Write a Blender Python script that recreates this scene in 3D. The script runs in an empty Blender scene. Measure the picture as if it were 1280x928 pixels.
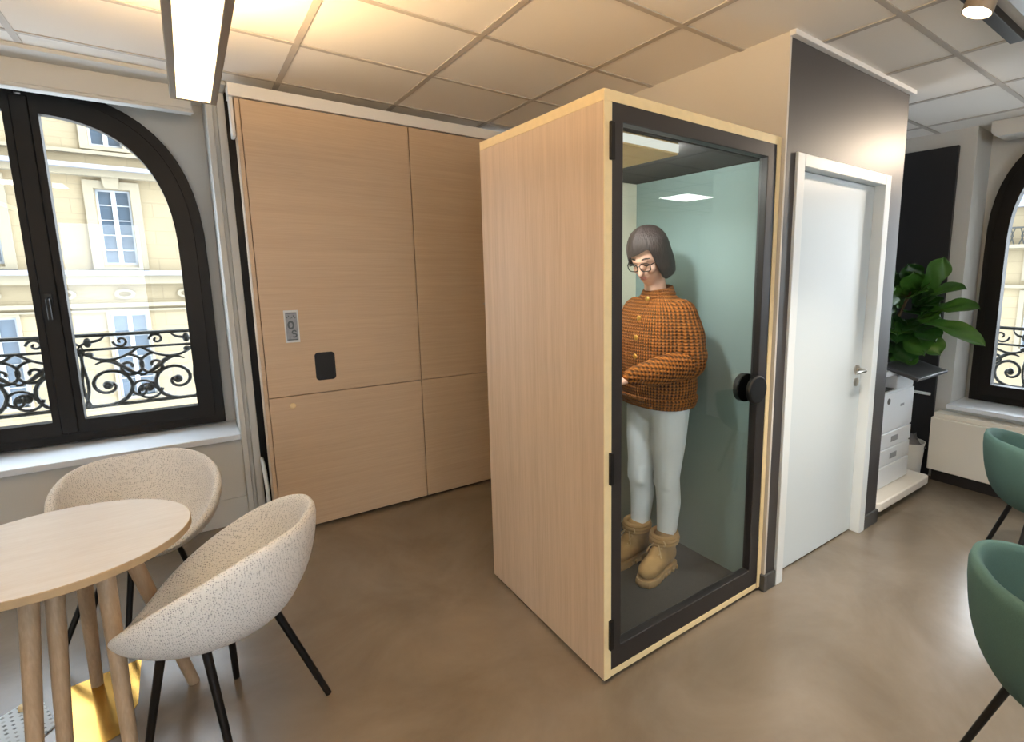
import bpy, bmesh, math, random
from mathutils import Vector, Matrix, Euler
random.seed(7)
PI = math.pi
S = bpy.context.scene
COL = S.collection

# ------------------------------------------------------------------ helpers
ROOT = {}

def V(*a): return Vector(a)

class MB:
    """collects geometry in world coordinates and links it as ONE mesh object"""
    def __init__(self):
        self.v = []; self.f = []; self.m = []
    def add(self, vs, fs, mi=0):
        o = len(self.v)
        self.v += [Vector(p) for p in vs]
        self.f += [[i + o for i in f] for f in fs]
        self.m += [mi] * len(fs)
        return self
    def box(self, x0, x1, y0, y1, z0, z1, mi=0):
        if x0 > x1: x0, x1 = x1, x0
        if y0 > y1: y0, y1 = y1, y0
        if z0 > z1: z0, z1 = z1, z0
        vs = [(x0,y0,z0),(x1,y0,z0),(x1,y1,z0),(x0,y1,z0),(x0,y0,z1),(x1,y0,z1),(x1,y1,z1),(x0,y1,z1)]
        return self.add(vs, [(3,2,1,0),(4,5,6,7),(0,1,5,4),(1,2,6,5),(2,3,7,6),(3,0,4,7)], mi)
    def tube(self, pts, r, n=10, cap=True, mi=0):
        pts = [Vector(p) for p in pts]
        rs = r if isinstance(r, (list, tuple)) else [r] * len(pts)
        vs = []; fs = []; up = None
        for i, p in enumerate(pts):
            a = pts[max(i-1, 0)]; b = pts[min(i+1, len(pts)-1)]
            t = (b - a).normalized()
            if up is None:
                up = V(0,0,1) if abs(t.z) < .9 else V(1,0,0)
            s = t.cross(up)
            if s.length < 1e-5: s = t.orthogonal()
            s.normalize(); up = s.cross(t).normalized()
            for k in range(n):
                c = 2*PI*k/n
                vs.append(p + (s*math.cos(c) + up*math.sin(c)) * rs[i])
        for i in range(len(pts)-1):
            for k in range(n):
                k2 = (k+1) % n
                fs.append((i*n+k, i*n+k2, (i+1)*n+k2, (i+1)*n+k))
        if cap:
            fs.append(tuple(range(n-1, -1, -1)))
            fs.append(tuple(range((len(pts)-1)*n, len(pts)*n)))
        return self.add(vs, fs, mi)
    def ring_tube(self, pts, r, n=8, mi=0):
        pts = [Vector(p) for p in pts]; L = len(pts)
        vs = []; fs = []
        c0 = sum(pts, Vector())/L
        nn = (pts[0]-c0).cross(pts[L//4]-c0).normalized()
        for i, p in enumerate(pts):
            t = (pts[(i+1) % L]-pts[i-1]).normalized()
            s = t.cross(nn).normalized()
            for k in range(n):
                c = 2*PI*k/n
                vs.append(p + (s*math.cos(c)+nn*math.sin(c))*r)
        for i in range(L):
            j = (i+1) % L
            for k in range(n):
                k2 = (k+1) % n
                fs.append((i*n+k, i*n+k2, j*n+k2, j*n+k))
        return self.add(vs, fs, mi)
    def lathe(self, c, prof, n=32, mi=0, axis=None):
        c = Vector(c); vs = []; fs = []
        q = Matrix.Identity(3)
        if axis is not None:
            q = Vector((0,0,1)).rotation_difference(Vector(axis)).to_matrix()
        for (r, z) in prof:
            for k in range(n):
                a = 2*PI*k/n
                vs.append(c + q @ V(r*math.cos(a), r*math.sin(a), z))
        for i in range(len(prof)-1):
            for k in range(n):
                k2 = (k+1) % n
                fs.append((i*n+k, i*n+k2, (i+1)*n+k2, (i+1)*n+k))
        if prof[0][0] > 1e-6: fs.append(tuple(range(n-1, -1, -1)))
        if prof[-1][0] > 1e-6: fs.append(tuple(range((len(prof)-1)*n, len(prof)*n)))
        return self.add(vs, fs, mi)
    def ellipsoid(self, c, ax, n=20, m=12, mi=0):
        """ax: three axis vectors (already scaled)"""
        c = Vector(c); a, b, d = [Vector(x) for x in ax]
        vs = [c + d]; fs = []
        for i in range(1, m):
            t = PI*i/m
            for k in range(n):
                p = 2*PI*k/n
                vs.append(c + a*(math.sin(t)*math.cos(p)) + b*(math.sin(t)*math.sin(p)) + d*math.cos(t))
        vs.append(c - d)
        for k in range(n): fs.append((0, 1+k, 1+(k+1) % n))
        for i in range(m-2):
            for k in range(n):
                k2 = (k+1) % n
                fs.append((1+i*n+k, 1+(i+1)*n+k, 1+(i+1)*n+k2, 1+i*n+k2))
        o = 1+(m-2)*n
        for k in range(n): fs.append((o+k, len(vs)-1, o+(k+1) % n))
        return self.add(vs, fs, mi)
    def capsule(self, p0, p1, r0, r1=None, n=14, mi=0):
        p0 = Vector(p0); p1 = Vector(p1); r1 = r0 if r1 is None else r1
        t = p1-p0; L = t.length; t.normalize()
        pts = []; rs = []
        for i in range(5):
            a = PI/2*(1-i/4) ; pts.append(p0 - t*r0*math.sin(a)); rs.append(max(r0*math.cos(a), r0*.05))
        for i in range(1, 5):
            pts.append(p0 + t*L*i/5); rs.append(r0+(r1-r0)*i/5)
        for i in range(5):
            a = PI/2*i/4; pts.append(p1 + t*r1*math.sin(a)); rs.append(max(r1*math.cos(a), r1*.05))
        s = t.orthogonal().normalized(); u = s.cross(t).normalized()
        vs = []; fs = []
        for p, r in zip(pts, rs):
            for k in range(n):
                c = 2*PI*k/n
                vs.append(p+(s*math.cos(c)+u*math.sin(c))*r)
        for i in range(len(pts)-1):
            for k in range(n):
                k2 = (k+1) % n
                fs.append((i*n+k, i*n+k2, (i+1)*n+k2, (i+1)*n+k))
        fs.append(tuple(range(n-1, -1, -1))); fs.append(tuple(range((len(pts)-1)*n, len(pts)*n)))
        return self.add(vs, fs, mi)
    def loft(self, rings, cap=True, mi=0):
        n = len(rings[0]); vs = [p for r in rings for p in r]; fs = []
        for i in range(len(rings)-1):
            for k in range(n):
                k2 = (k+1) % n
                fs.append((i*n+k, i*n+k2, (i+1)*n+k2, (i+1)*n+k))
        if cap:
            fs.append(tuple(range(n-1, -1, -1))); fs.append(tuple(range((len(rings)-1)*n, len(rings)*n)))
        return self.add(vs, fs, mi)
    def prism(self, poly, fn, d0, d1, mi=0):
        """poly: 2-D points, fn(a,b,d)->xyz, extruded from d0 to d1"""
        n = len(poly)
        vs = [fn(a, b, d0) for a, b in poly]+[fn(a, b, d1) for a, b in poly]
        fs = [tuple(range(n-1, -1, -1)), tuple(range(n, 2*n))]
        for i in range(n):
            j = (i+1) % n
            fs.append((i, j, n+j, n+i))
        return self.add(vs, fs, mi)
    def ring(self, outer, inner, fn, d0, d1, mi=0):
        n = len(outer)
        vs = [fn(a, b, d) for d in (d0, d1) for poly in (outer, inner) for a, b in poly]
        fs = []
        for i in range(n):
            j = (i+1) % n
            fs += [(i, j, n+j, n+i), (2*n+i, 3*n+i, 3*n+j, 2*n+j), (i, 2*n+i, 2*n+j, j), (n+i, n+j, 3*n+j, 3*n+i)]
        return self.add(vs, fs, mi)
    def build(self, name, mat, parent=None, bevel=0, smooth=True, subsurf=0, remesh=0, relax=0, angle=40, seg=2, fix=True):
        me = bpy.data.meshes.new(name)
        M = ROOT.get(parent.name, Matrix.Identity(4)) if parent is not None else Matrix.Identity(4)
        Mi = M.inverted()
        me.from_pydata([tuple(Mi @ p) for p in self.v], [], self.f)
        mats = mat if isinstance(mat, (list, tuple)) else [mat]
        for m in mats: me.materials.append(m)
        for p, i in zip(me.polygons, self.m): p.material_index = i
        if fix:
            bm = bmesh.new(); bm.from_mesh(me)
            bmesh.ops.recalc_face_normals(bm, faces=bm.faces)
            bm.to_mesh(me); bm.free()
        if smooth:
            for p in me.polygons: p.use_smooth = True
            if not (subsurf or remesh):
                me.set_sharp_from_angle(angle=math.radians(angle))
        o = bpy.data.objects.new(name, me); COL.objects.link(o)
        if parent is not None:
            o.parent = parent; ROOT[o.name] = M
        if remesh:
            md = o.modifiers.new('remesh', 'REMESH'); md.mode = 'VOXEL'; md.voxel_size = remesh; md.use_smooth_shade = True
            if relax:
                sm = o.modifiers.new('relax', 'SMOOTH'); sm.iterations = relax; sm.factor = .5
        if bevel:
            b = o.modifiers.new('bevel', 'BEVEL'); b.width = bevel; b.segments = seg; b.limit_method = 'ANGLE'; b.angle_limit = math.radians(35)
            b.harden_normals = False
        if subsurf:
            s = o.modifiers.new('sub', 'SUBSURF'); s.levels = subsurf; s.render_levels = subsurf
        return o

def tag(o, label=None, cat=None, group=None, kind=None):
    if label: o['label'] = label
    if cat: o['category'] = cat
    if group: o['group'] = group
    if kind: o['kind'] = kind
    return o

def thing(name, loc, label, cat, group=None, rz=0):
    o = bpy.data.objects.new(name, None); COL.objects.link(o)
    o.empty_display_size = .1
    o.location = loc; o.rotation_euler = (0, 0, rz)
    ROOT[o.name] = Matrix.Translation(Vector(loc)) @ Matrix.Rotation(rz, 4, 'Z')
    return tag(o, label, cat, group)

def struct(o): o['kind'] = 'structure'; return o
def sroot(name, loc=(0,0,0)):
    o = bpy.data.objects.new(name, None); COL.objects.link(o); o.location = loc
    ROOT[o.name] = Matrix.Translation(Vector(loc)); o['kind'] = 'structure'; return o

def copy_tree(o, parent=None):
    c = o.copy(); COL.objects.link(c)
    if parent is not None: c.parent = parent
    for ch in list(o.children): copy_tree(ch, c)
    return c

# ------------------------------------------------------------------ materials
def lin(c):
    f = lambda x: x/12.92 if x <= .04045 else ((x+.055)/1.055)**2.4
    return tuple(f(x/255) for x in c)+(1,)

def mat(name, rgb, rough=.5, metal=0, spec=.5, bump=None, vary=None, coat=0, stretch=None):
    """rgb in sRGB 0..255; bump=(scale, strength); vary=(scale, amount[, rgb2])"""
    m = bpy.data.materials.new(name); m.use_nodes = True
    nt = m.node_tree; b = nt.nodes['Principled BSDF']
    b.inputs['Base Color'].default_value = lin(rgb)
    b.inputs['Roughness'].default_value = rough
    b.inputs['Metallic'].default_value = metal
    b.inputs['Specular IOR Level'].default_value = spec
    if coat: b.inputs['Coat Weight'].default_value = coat; b.inputs['Coat Roughness'].default_value = .15
    tc = None
    def coords():
        nonlocal tc
        if tc is None:
            tc = nt.nodes.new('ShaderNodeTexCoord')
            if stretch:
                mp = nt.nodes.new('ShaderNodeMapping'); mp.inputs['Scale'].default_value = stretch
                nt.links.new(tc.outputs['Object'], mp.inputs['Vector']); tc = mp; return tc.outputs['Vector']
            return tc.outputs['Object']
        return tc.outputs['Vector'] if stretch else tc.outputs['Object']
    if vary:
        n = nt.nodes.new('ShaderNodeTexNoise'); n.inputs['Scale'].default_value = vary[0]; n.inputs['Detail'].default_value = 5
        nt.links.new(coords(), n.inputs['Vector'])
        r = nt.nodes.new('ShaderNodeValToRGB')
        c1 = lin(rgb); c2 = lin(vary[2]) if len(vary) > 2 else tuple(x*(1-vary[1]) for x in c1[:3])+(1,)
        r.color_ramp.elements[0].color = c2; r.color_ramp.elements[0].position = .3
        r.color_ramp.elements[1].color = c1; r.color_ramp.elements[1].position = .7
        nt.links.new(n.outputs['Fac'], r.inputs['Fac']); nt.links.new(r.outputs['Color'], b.inputs['Base Color'])
    if bump:
        n = nt.nodes.new('ShaderNodeTexNoise'); n.inputs['Scale'].default_value = bump[0]; n.inputs['Detail'].default_value = 3
        nt.links.new(coords(), n.inputs['Vector'])
        bp = nt.nodes.new('ShaderNodeBump'); bp.inputs['Strength'].default_value = bump[1]; bp.inputs['Distance'].default_value = .01
        nt.links.new(n.outputs['Fac'], bp.inputs['Height']); nt.links.new(bp.outputs['Normal'], b.inputs['Normal'])
    return m

def wood(name, rgb_a, rgb_b, scale, rough=.45, rgb_c=None):
    """scale: mapping scale; the grain runs along the axis with the small factor"""
    m = bpy.data.materials.new(name); m.use_nodes = True
    nt = m.node_tree; b = nt.nodes['Principled BSDF']; b.inputs['Roughness'].default_value = rough
    tc = nt.nodes.new('ShaderNodeTexCoord'); mp = nt.nodes.new('ShaderNodeMapping'); mp.inputs['Scale'].default_value = scale
    nt.links.new(tc.outputs['Object'], mp.inputs['Vector'])
    n1 = nt.nodes.new('ShaderNodeTexNoise'); n1.inputs['Scale'].default_value = 1; n1.inputs['Detail'].default_value = 6; n1.inputs['Roughness'].default_value = .65
    nt.links.new(mp.outputs['Vector'], n1.inputs['Vector'])
    n2 = nt.nodes.new('ShaderNodeTexNoise'); n2.inputs['Scale'].default_value = 6; n2.inputs['Detail'].default_value = 3
    nt.links.new(mp.outputs['Vector'], n2.inputs['Vector'])
    mx = nt.nodes.new('ShaderNodeMath'); mx.operation = 'MULTIPLY_ADD'
    nt.links.new(n2.outputs['Fac'], mx.inputs[0]); mx.inputs[1].default_value = .45
    mm = nt.nodes.new('ShaderNodeMath'); mm.operation = 'MULTIPLY'; mm.inputs[1].default_value = .6
    nt.links.new(n1.outputs['Fac'], mm.inputs[0]); nt.links.new(mm.outputs[0], mx.inputs[2])
    r = nt.nodes.new('ShaderNodeValToRGB'); e = r.color_ramp.elements
    e[0].color = lin(rgb_b); e[0].position = .38; e[1].color = lin(rgb_a); e[1].position = .64
    nt.links.new(mx.outputs[0], r.inputs['Fac']); nt.links.new(r.outputs['Color'], b.inputs['Base Color'])
    bp = nt.nodes.new('ShaderNodeBump'); bp.inputs['Strength'].default_value = .06; bp.inputs['Distance'].default_value = .004
    nt.links.new(mx.outputs[0], bp.inputs['Height']); nt.links.new(bp.outputs['Normal'], b.inputs['Normal'])
    return m

def emis(name, rgb, strength):
    m = bpy.data.materials.new(name); m.use_nodes = True
    nt = m.node_tree; nt.nodes.clear()
    o = nt.nodes.new('ShaderNodeOutputMaterial'); e = nt.nodes.new('ShaderNodeEmission')
    e.inputs['Color'].default_value = lin(rgb); e.inputs['Strength'].default_value = strength
    nt.links.new(e.outputs[0], o.inputs['Surface']); return m

def glass(name, tint=(1,1,1), refl=.06, rough=0.0):
    m = bpy.data.materials.new(name); m.use_nodes = True
    nt = m.node_tree; nt.nodes.clear()
    o = nt.nodes.new('ShaderNodeOutputMaterial'); mx = nt.nodes.new('ShaderNodeMixShader')
    t = nt.nodes.new('ShaderNodeBsdfTransparent'); t.inputs['Color'].default_value = tuple(tint)+(1,)
    g = nt.nodes.new('ShaderNodeBsdfGlossy'); g.inputs['Roughness'].default_value = rough
    ge = nt.nodes.new('ShaderNodeNewGeometry'); dt = nt.nodes.new('ShaderNodeVectorMath'); dt.operation = 'DOT_PRODUCT'
    nt.links.new(ge.outputs['Normal'], dt.inputs[0]); nt.links.new(ge.outputs['Incoming'], dt.inputs[1])
    def mth(op, a, b=None, c=None):
        n = nt.nodes.new('ShaderNodeMath'); n.operation = op; n.use_clamp = True
        for i, x in enumerate((a, b, c)):
            if x is None: continue
            if isinstance(x, (int, float)): n.inputs[i].default_value = x
            else: nt.links.new(x, n.inputs[i])
        return n.outputs[0]
    ab = nt.nodes.new('ShaderNodeMath'); ab.operation = 'ABSOLUTE'; nt.links.new(dt.outputs['Value'], ab.inputs[0])
    p5 = mth('POWER', mth('SUBTRACT', 1.0, ab.outputs[0]), 5.0)
    nt.links.new(mth('MULTIPLY_ADD', p5, 1-refl, refl), mx.inputs[0])
    nt.links.new(t.outputs[0], mx.inputs[1]); nt.links.new(g.outputs[0], mx.inputs[2]); nt.links.new(mx.outputs[0], o.inputs['Surface'])
    return m

def boucle(name, light, dark, scale, bump=.5):
    """chunky woven upholstery: light yarn with dark gaps"""
    m = bpy.data.materials.new(name); m.use_nodes = True
    nt = m.node_tree; b = nt.nodes['Principled BSDF']; b.inputs['Roughness'].default_value = .95; b.inputs['Specular IOR Level'].default_value = .15
    tc = nt.nodes.new('ShaderNodeTexCoord')
    ns = nt.nodes.new('ShaderNodeTexNoise'); ns.inputs['Scale'].default_value = 40; ns.inputs['Detail'].default_value = 2
    nt.links.new(tc.outputs['Object'], ns.inputs['Vector'])
    mixv = nt.nodes.new('ShaderNodeMix'); mixv.data_type = 'VECTOR'; mixv.inputs[0].default_value = .012
    nt.links.new(tc.outputs['Object'], mixv.inputs[4]); nt.links.new(ns.outputs['Color'], mixv.inputs[5])
    vo = nt.nodes.new('ShaderNodeTexVoronoi'); vo.inputs['Scale'].default_value = scale; vo.inputs['Randomness'].default_value = .4
    nt.links.new(mixv.outputs[1], vo.inputs['Vector'])
    r = nt.nodes.new('ShaderNodeValToRGB'); e = r.color_ramp.elements
    e[0].position = .16; e[0].color = lin(dark); e[1].position = .36; e[1].color = lin(light)
    nt.links.new(vo.outputs['Distance'], r.inputs['Fac']); nt.links.new(r.outputs['Color'], b.inputs['Base Color'])
    bp = nt.nodes.new('ShaderNodeBump'); bp.inputs['Strength'].default_value = bump; bp.inputs['Distance'].default_value = .005
    nt.links.new(vo.outputs['Distance'], bp.inputs['Height']); nt.links.new(bp.outputs['Normal'], b.inputs['Normal'])
    return m

def knit(name, light, dark, along=False):
    m = bpy.data.materials.new(name); m.use_nodes = True
    nt = m.node_tree; b = nt.nodes['Principled BSDF']; b.inputs['Roughness'].default_value = .9; b.inputs['Specular IOR Level'].default_value = .2
    tc = nt.nodes.new('ShaderNodeTexCoord'); sp = nt.nodes.new('ShaderNodeSeparateXYZ'); nt.links.new(tc.outputs['Object'], sp.inputs[0])
    def mth(op, a, bb=None, c=None):
        n = nt.nodes.new('ShaderNodeMath'); n.operation = op
        for i, x in enumerate((a, bb, c)):
            if x is None: continue
            if isinstance(x, (int, float)): n.inputs[i].default_value = x
            else: nt.links.new(x, n.inputs[i])
        return n.outputs[0]
    ang = mth('ARCTAN2', sp.outputs['Y'], sp.outputs['X'])
    w1 = mth('SINE', mth('MULTIPLY', ang, 74.0))
    if along: w1 = mth('SINE', mth('MULTIPLY_ADD', sp.outputs['Z'], 330.0, mth('MULTIPLY', sp.outputs['X'], 40.0)))
    w2 = mth('SINE', mth('MULTIPLY_ADD', sp.outputs['X' if along else 'Z'], 420.0, mth('MULTIPLY', w1, .9)))
    h = mth('MULTIPLY_ADD', w1, .55, mth('MULTIPLY', w2, .45))
    ns = nt.nodes.new('ShaderNodeTexNoise'); ns.inputs['Scale'].default_value = 120
    nt.links.new(tc.outputs['Object'], ns.inputs['Vector'])
    h2 = mth('MULTIPLY_ADD', ns.outputs['Fac'], .8, mth('MULTIPLY', h, .5))
    r = nt.nodes.new('ShaderNodeValToRGB'); e = r.color_ramp.elements
    e[0].position = .02; e[0].color = lin(dark); e[1].position = .72; e[1].color = lin(light)
    nt.links.new(h2, r.inputs['Fac']); nt.links.new(r.outputs['Color'], b.inputs['Base Color'])
    bp = nt.nodes.new('ShaderNodeBump'); bp.inputs['Strength'].default_value = .8; bp.inputs['Distance'].default_value = .008
    nt.links.new(h2, bp.inputs['Height']); nt.links.new(bp.outputs['Normal'], b.inputs['Normal'])
    return m

M = dict(
    wall=mat('wall_paint', (203,203,200), .7, bump=(180,.02)),
    white=mat('white_paint', (222,227,228), .4),
    white2=mat('white_lacquer', (206,215,219), .3),
    cream=mat('cream_paint', (198,193,184), .7, bump=(180,.02)),
    black=mat('charcoal_paint', (58,56,58), .46),
    darkbase=mat('dark_skirting', (62,62,62), .5),
    blackpanel=mat('black_laminate', (24,24,27), .45),
    tile=mat('ceiling_tile', (226,222,216), .9, bump=(400,.05)),
    grid=mat('ceiling_grid_metal', (176,170,163), .55),
    frame=mat('dark_bronze_metal', (10,8,7), .5, spec=.25),
    alu=mat('aluminium', (190,192,194), .35, metal=.6),
    track=mat('white_track', (222,222,222), .5),
    blackmetal=mat('black_metal', (9,9,10), .45, spec=.3),
    doorblack=mat('black_door_profile', (40,38,39), .42, metal=.2),
    sill=mat('sill_lacquer', (226,232,240), .35),
    steel=mat('brushed_steel', (185,180,172), .28, metal=1),
    oakside=wood('oak_veneer_upright', (206,182,156), (190,166,140), (26,26,.9), .5),
    oakedge=mat('oak_edging', (234,212,164), .5, vary=(30,.08)),
    oakwall=wood('oak_veneer_level', (195,172,145), (183,159,133), (.8,40,40), .45),
    oakshelf=wood('oak_shelf_top', (226,196,140), (214,180,124), (18,3,18), .45),
    ashtop=wood('pale_ash_top', (216,211,205), (206,199,191), (3,26,20), .38),
    ashedge=mat('ash_edge', (176,155,124), .5, vary=(40,.1)),
    leg=wood('beech_leg', (186,164,138), (168,146,120), (30,30,2.5), .42),
    felt=mat('grey_green_felt', (128,147,144), .9, bump=(300,.05)),
    feltback=mat('pale_felt', (206,202,180), .9, bump=(300,.05)),
    dark=mat('dark_lining', (48,46,46), .8),
    carpet=mat('dark_carpet', (66,64,62), .98, bump=(500,.4), vary=(240,.35)),
    boucle=boucle('pale_boucle', (238,237,236), (140,141,148), 185, .6),
    green=mat('green_felt_upholstery', (62,89,86), .85, spec=.25, bump=(420,.12), vary=(300,.12)),
    skin=mat('skin', (226,178,154), .5, vary=(14,.06)),
    lip=mat('lip', (186,112,100), .45),
    hair=mat('brown_hair', (50,33,27), .5, bump=(70,.7), vary=(40,.45), stretch=(3,3,.35)),
    jeans=mat('white_denim', (244,247,250), .8, bump=(28,.18)),
    knit=knit('rust_knit', (172,103,42), (66,36,15)),
    knit2=knit('rust_knit_sleeve', (178,106,42), (66,36,15), True),
    gold=mat('gold_metal', (214,170,84), .3, metal=1),
    boot=mat('tan_suede', (188,146,92), .9, bump=(160,.2), vary=(22,.16)),
    bootsole=mat('tan_rubber_sole', (182,146,100), .8),
    lace=mat('tan_lace', (206,170,120), .8),
    paper=mat('printer_plastic', (226,230,234), .4),
    paperwarm=mat('printer_stand_plastic', (232,226,216), .4),
    greyplastic=mat('dark_grey_plastic', (64,66,70), .45),
    midgrey=mat('mid_grey_plastic', (150,154,160), .5),
    bin=mat('white_bin_plastic', (228,226,218), .5),
    bag=mat('bin_bag', (84,84,88), .35),
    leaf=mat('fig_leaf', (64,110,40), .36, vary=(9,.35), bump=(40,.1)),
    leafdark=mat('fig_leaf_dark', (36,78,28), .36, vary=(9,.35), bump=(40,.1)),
    stem=mat('plant_stem', (96,76,52), .8),
    soil=mat('soil', (50,38,28), 1),
    pot=mat('grey_pot', (120,118,114), .7),
    radiator=mat('radiator_enamel', (240,234,221), .45),
    stone=mat('limestone', (204,182,134), .85, vary=(.7,.10), bump=(6,.1)),
    stone2=mat('pale_limestone', (124,116,98), .85, vary=(1.2,.08)),
    zinc=mat('zinc_ledge', (118,120,127), .5),
    slate=mat('slate_roof', (110,124,150), .6, vary=(3,.2)),
    farglass=mat('far_window_glass', (66,80,94), .12, vary=(1.4,.3)),
    farframe=mat('far_window_frame', (142,147,153), .5),
    iron=mat('wrought_iron', (34,36,32), .5),
    goldsheet=mat('glossy_gold_sheet', (232,176,80), .16, metal=.85, vary=(9,.3)),
    sheet=mat('pale_blue_sheet', (214,226,236), .5),
    ink=mat('grey_blue_ink', (70,84,96), .6),
    notepaper=mat('note_paper', (206,214,220), .6),
    noteprint=mat('note_print', (142,152,168), .6, vary=(60,.25)),
    lampgrey=mat('lamp_housing', (150,138,124), .45, metal=.3),
    lampon=emis('lamp_diffuser', (255,228,178), 4.5),
    lampup=emis('lamp_uplight', (255,213,156), 115),
    spoton=emis('spot_lens', (255,232,196), 30),
    ceilon=emis('ceiling_panel_diffuser', (250,249,246), 15.0),
    ledfill=emis('booth_fill_led', (250,252,248), 130),
    ledstrip=emis('booth_led_strip', (250,250,238), .9),
    win=glass('window_glass', (.98,.99,.99), .03),
    boothglass=glass('booth_glass', (.95,.975,.97), .06),
)

# floor: polished concrete
def concrete():
    m = bpy.data.materials.new('polished_concrete'); m.use_nodes = True
    nt = m.node_tree; b = nt.nodes['Principled BSDF']
    tc = nt.nodes.new('ShaderNodeTexCoord')
    n = nt.nodes.new('ShaderNodeTexNoise'); n.inputs['Scale'].default_value = 1.6; n.inputs['Detail'].default_value = 8; n.inputs['Roughness'].default_value = .62
    n.inputs['Distortion'].default_value = .6
    nt.links.new(tc.outputs['Object'], n.inputs['Vector'])
    r = nt.nodes.new('ShaderNodeValToRGB'); e = r.color_ramp.elements
    e[0].position = .3; e[0].color = lin((100,91,79)); e[1].position = .72; e[1].color = lin((124,114,102))
    nt.links.new(n.outputs['Fac'], r.inputs['Fac']); nt.links.new(r.outputs['Color'], b.inputs['Base Color'])
    n2 = nt.nodes.new('ShaderNodeTexNoise'); n2.inputs['Scale'].default_value = 5; n2.inputs['Detail'].default_value = 6
    nt.links.new(tc.outputs['Object'], n2.inputs['Vector'])
    r2 = nt.nodes.new('ShaderNodeMapRange'); r2.inputs[3].default_value = .20; r2.inputs[4].default_value = .30
    b.inputs['Roughness'].default_value = .27; nt.nodes.remove(r2)
    b.inputs['Specular IOR Level'].default_value = .55; b.inputs['Coat Weight'].default_value = .3; b.inputs['Coat Roughness'].default_value = .24
    return m
M['floor'] = concrete()
def printed(m, paper, ink):
    nt = m.node_tree; b = nt.nodes['Principled BSDF']; tc = nt.nodes.new('ShaderNodeTexCoord'); mp = nt.nodes.new('ShaderNodeMapping')
    mp.inputs['Rotation'].default_value = (0, 0, -math.radians(40)); nt.links.new(tc.outputs['Object'], mp.inputs['Vector'])
    br = nt.nodes.new('ShaderNodeTexBrick'); br.inputs['Scale'].default_value = 1; br.inputs['Brick Width'].default_value = .022; br.inputs['Row Height'].default_value = .024; br.inputs['Mortar Size'].default_value = .0075; br.inputs['Mortar Smooth'].default_value = .2
    br.inputs['Color1'].default_value = lin(ink); br.inputs['Color2'].default_value = lin(paper); br.inputs['Mortar'].default_value = lin(paper); br.inputs['Bias'].default_value = -.2
    nt.links.new(mp.outputs['Vector'], br.inputs['Vector']); nt.links.new(br.outputs['Color'], b.inputs['Base Color'])
printed(M['sheet'], (214,226,236), (84,98,110))
def ashlar(m, rgb):
    nt = m.node_tree; b = nt.nodes['Principled BSDF']; tc = nt.nodes.new('ShaderNodeTexCoord')
    sp = nt.nodes.new('ShaderNodeSeparateXYZ'); cb = nt.nodes.new('ShaderNodeCombineXYZ'); ad = nt.nodes.new('ShaderNodeMath')
    nt.links.new(tc.outputs['Object'], sp.inputs[0]); nt.links.new(sp.outputs[0], ad.inputs[0]); nt.links.new(sp.outputs[1], ad.inputs[1])
    nt.links.new(ad.outputs[0], cb.inputs[0]); nt.links.new(sp.outputs[2], cb.inputs[1])
    br = nt.nodes.new('ShaderNodeTexBrick'); br.inputs['Scale'].default_value = 1; br.inputs['Mortar Size'].default_value = .010; br.inputs['Brick Width'].default_value = .9; br.inputs['Row Height'].default_value = .42
    br.inputs['Color1'].default_value = lin(rgb); br.inputs['Color2'].default_value = tuple(x*.93 for x in lin(rgb)[:3])+(1,); br.inputs['Mortar'].default_value = tuple(x*.72 for x in lin(rgb)[:3])+(1,)
    nt.links.new(cb.outputs[0], br.inputs['Vector'])
    mx = nt.nodes.new('ShaderNodeMix'); mx.data_type = 'RGBA'; mx.blend_type = 'MULTIPLY'; mx.inputs[0].default_value = .5
    n = nt.nodes.new('ShaderNodeTexNoise'); n.inputs['Scale'].default_value = .8; n.inputs['Detail'].default_value = 6; nt.links.new(tc.outputs['Object'], n.inputs['Vector'])
    nt.links.new(br.outputs['Color'], mx.inputs[6]); nt.links.new(n.outputs['Color'], mx.inputs[7])
    hs = nt.nodes.new('ShaderNodeRGBToBW'); nt.links.new(n.outputs['Color'], hs.inputs[0]); nt.links.new(hs.outputs[0], mx.inputs[7])
    nt.links.new(mx.outputs[2], b.inputs['Base Color'])
ashlar(M['stone'], (142,128,101))

# ------------------------------------------------------------------ camera
CAM_H = 1.5572; F = 654.5585; YAW, PITCH, ROLL = .6753, .1521, .0018
cd = bpy.data.cameras.new('camera'); cam = bpy.data.objects.new('camera', cd); COL.objects.link(cam)
cy, sy = math.cos(YAW), math.sin(YAW)
fw = V(sy*math.cos(PITCH), cy*math.cos(PITCH), -math.sin(PITCH)); rt = V(cy, -sy, 0); up = rt.cross(fw)
c, s = math.cos(ROLL), math.sin(ROLL)
r2 = rt*c+up*s; u2 = up*c-rt*s
mw = Matrix((r2, u2, -fw)).transposed().to_4x4(); mw.translation = (0, 0, CAM_H)
cam.matrix_world = mw
cd.sensor_width = 36; cd.lens = 36*F/1280; cd.clip_start = .02
cd.shift_x = -(763.56-640)/1280; cd.shift_y = -(464-441.57)/1280
S.camera = cam

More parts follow.
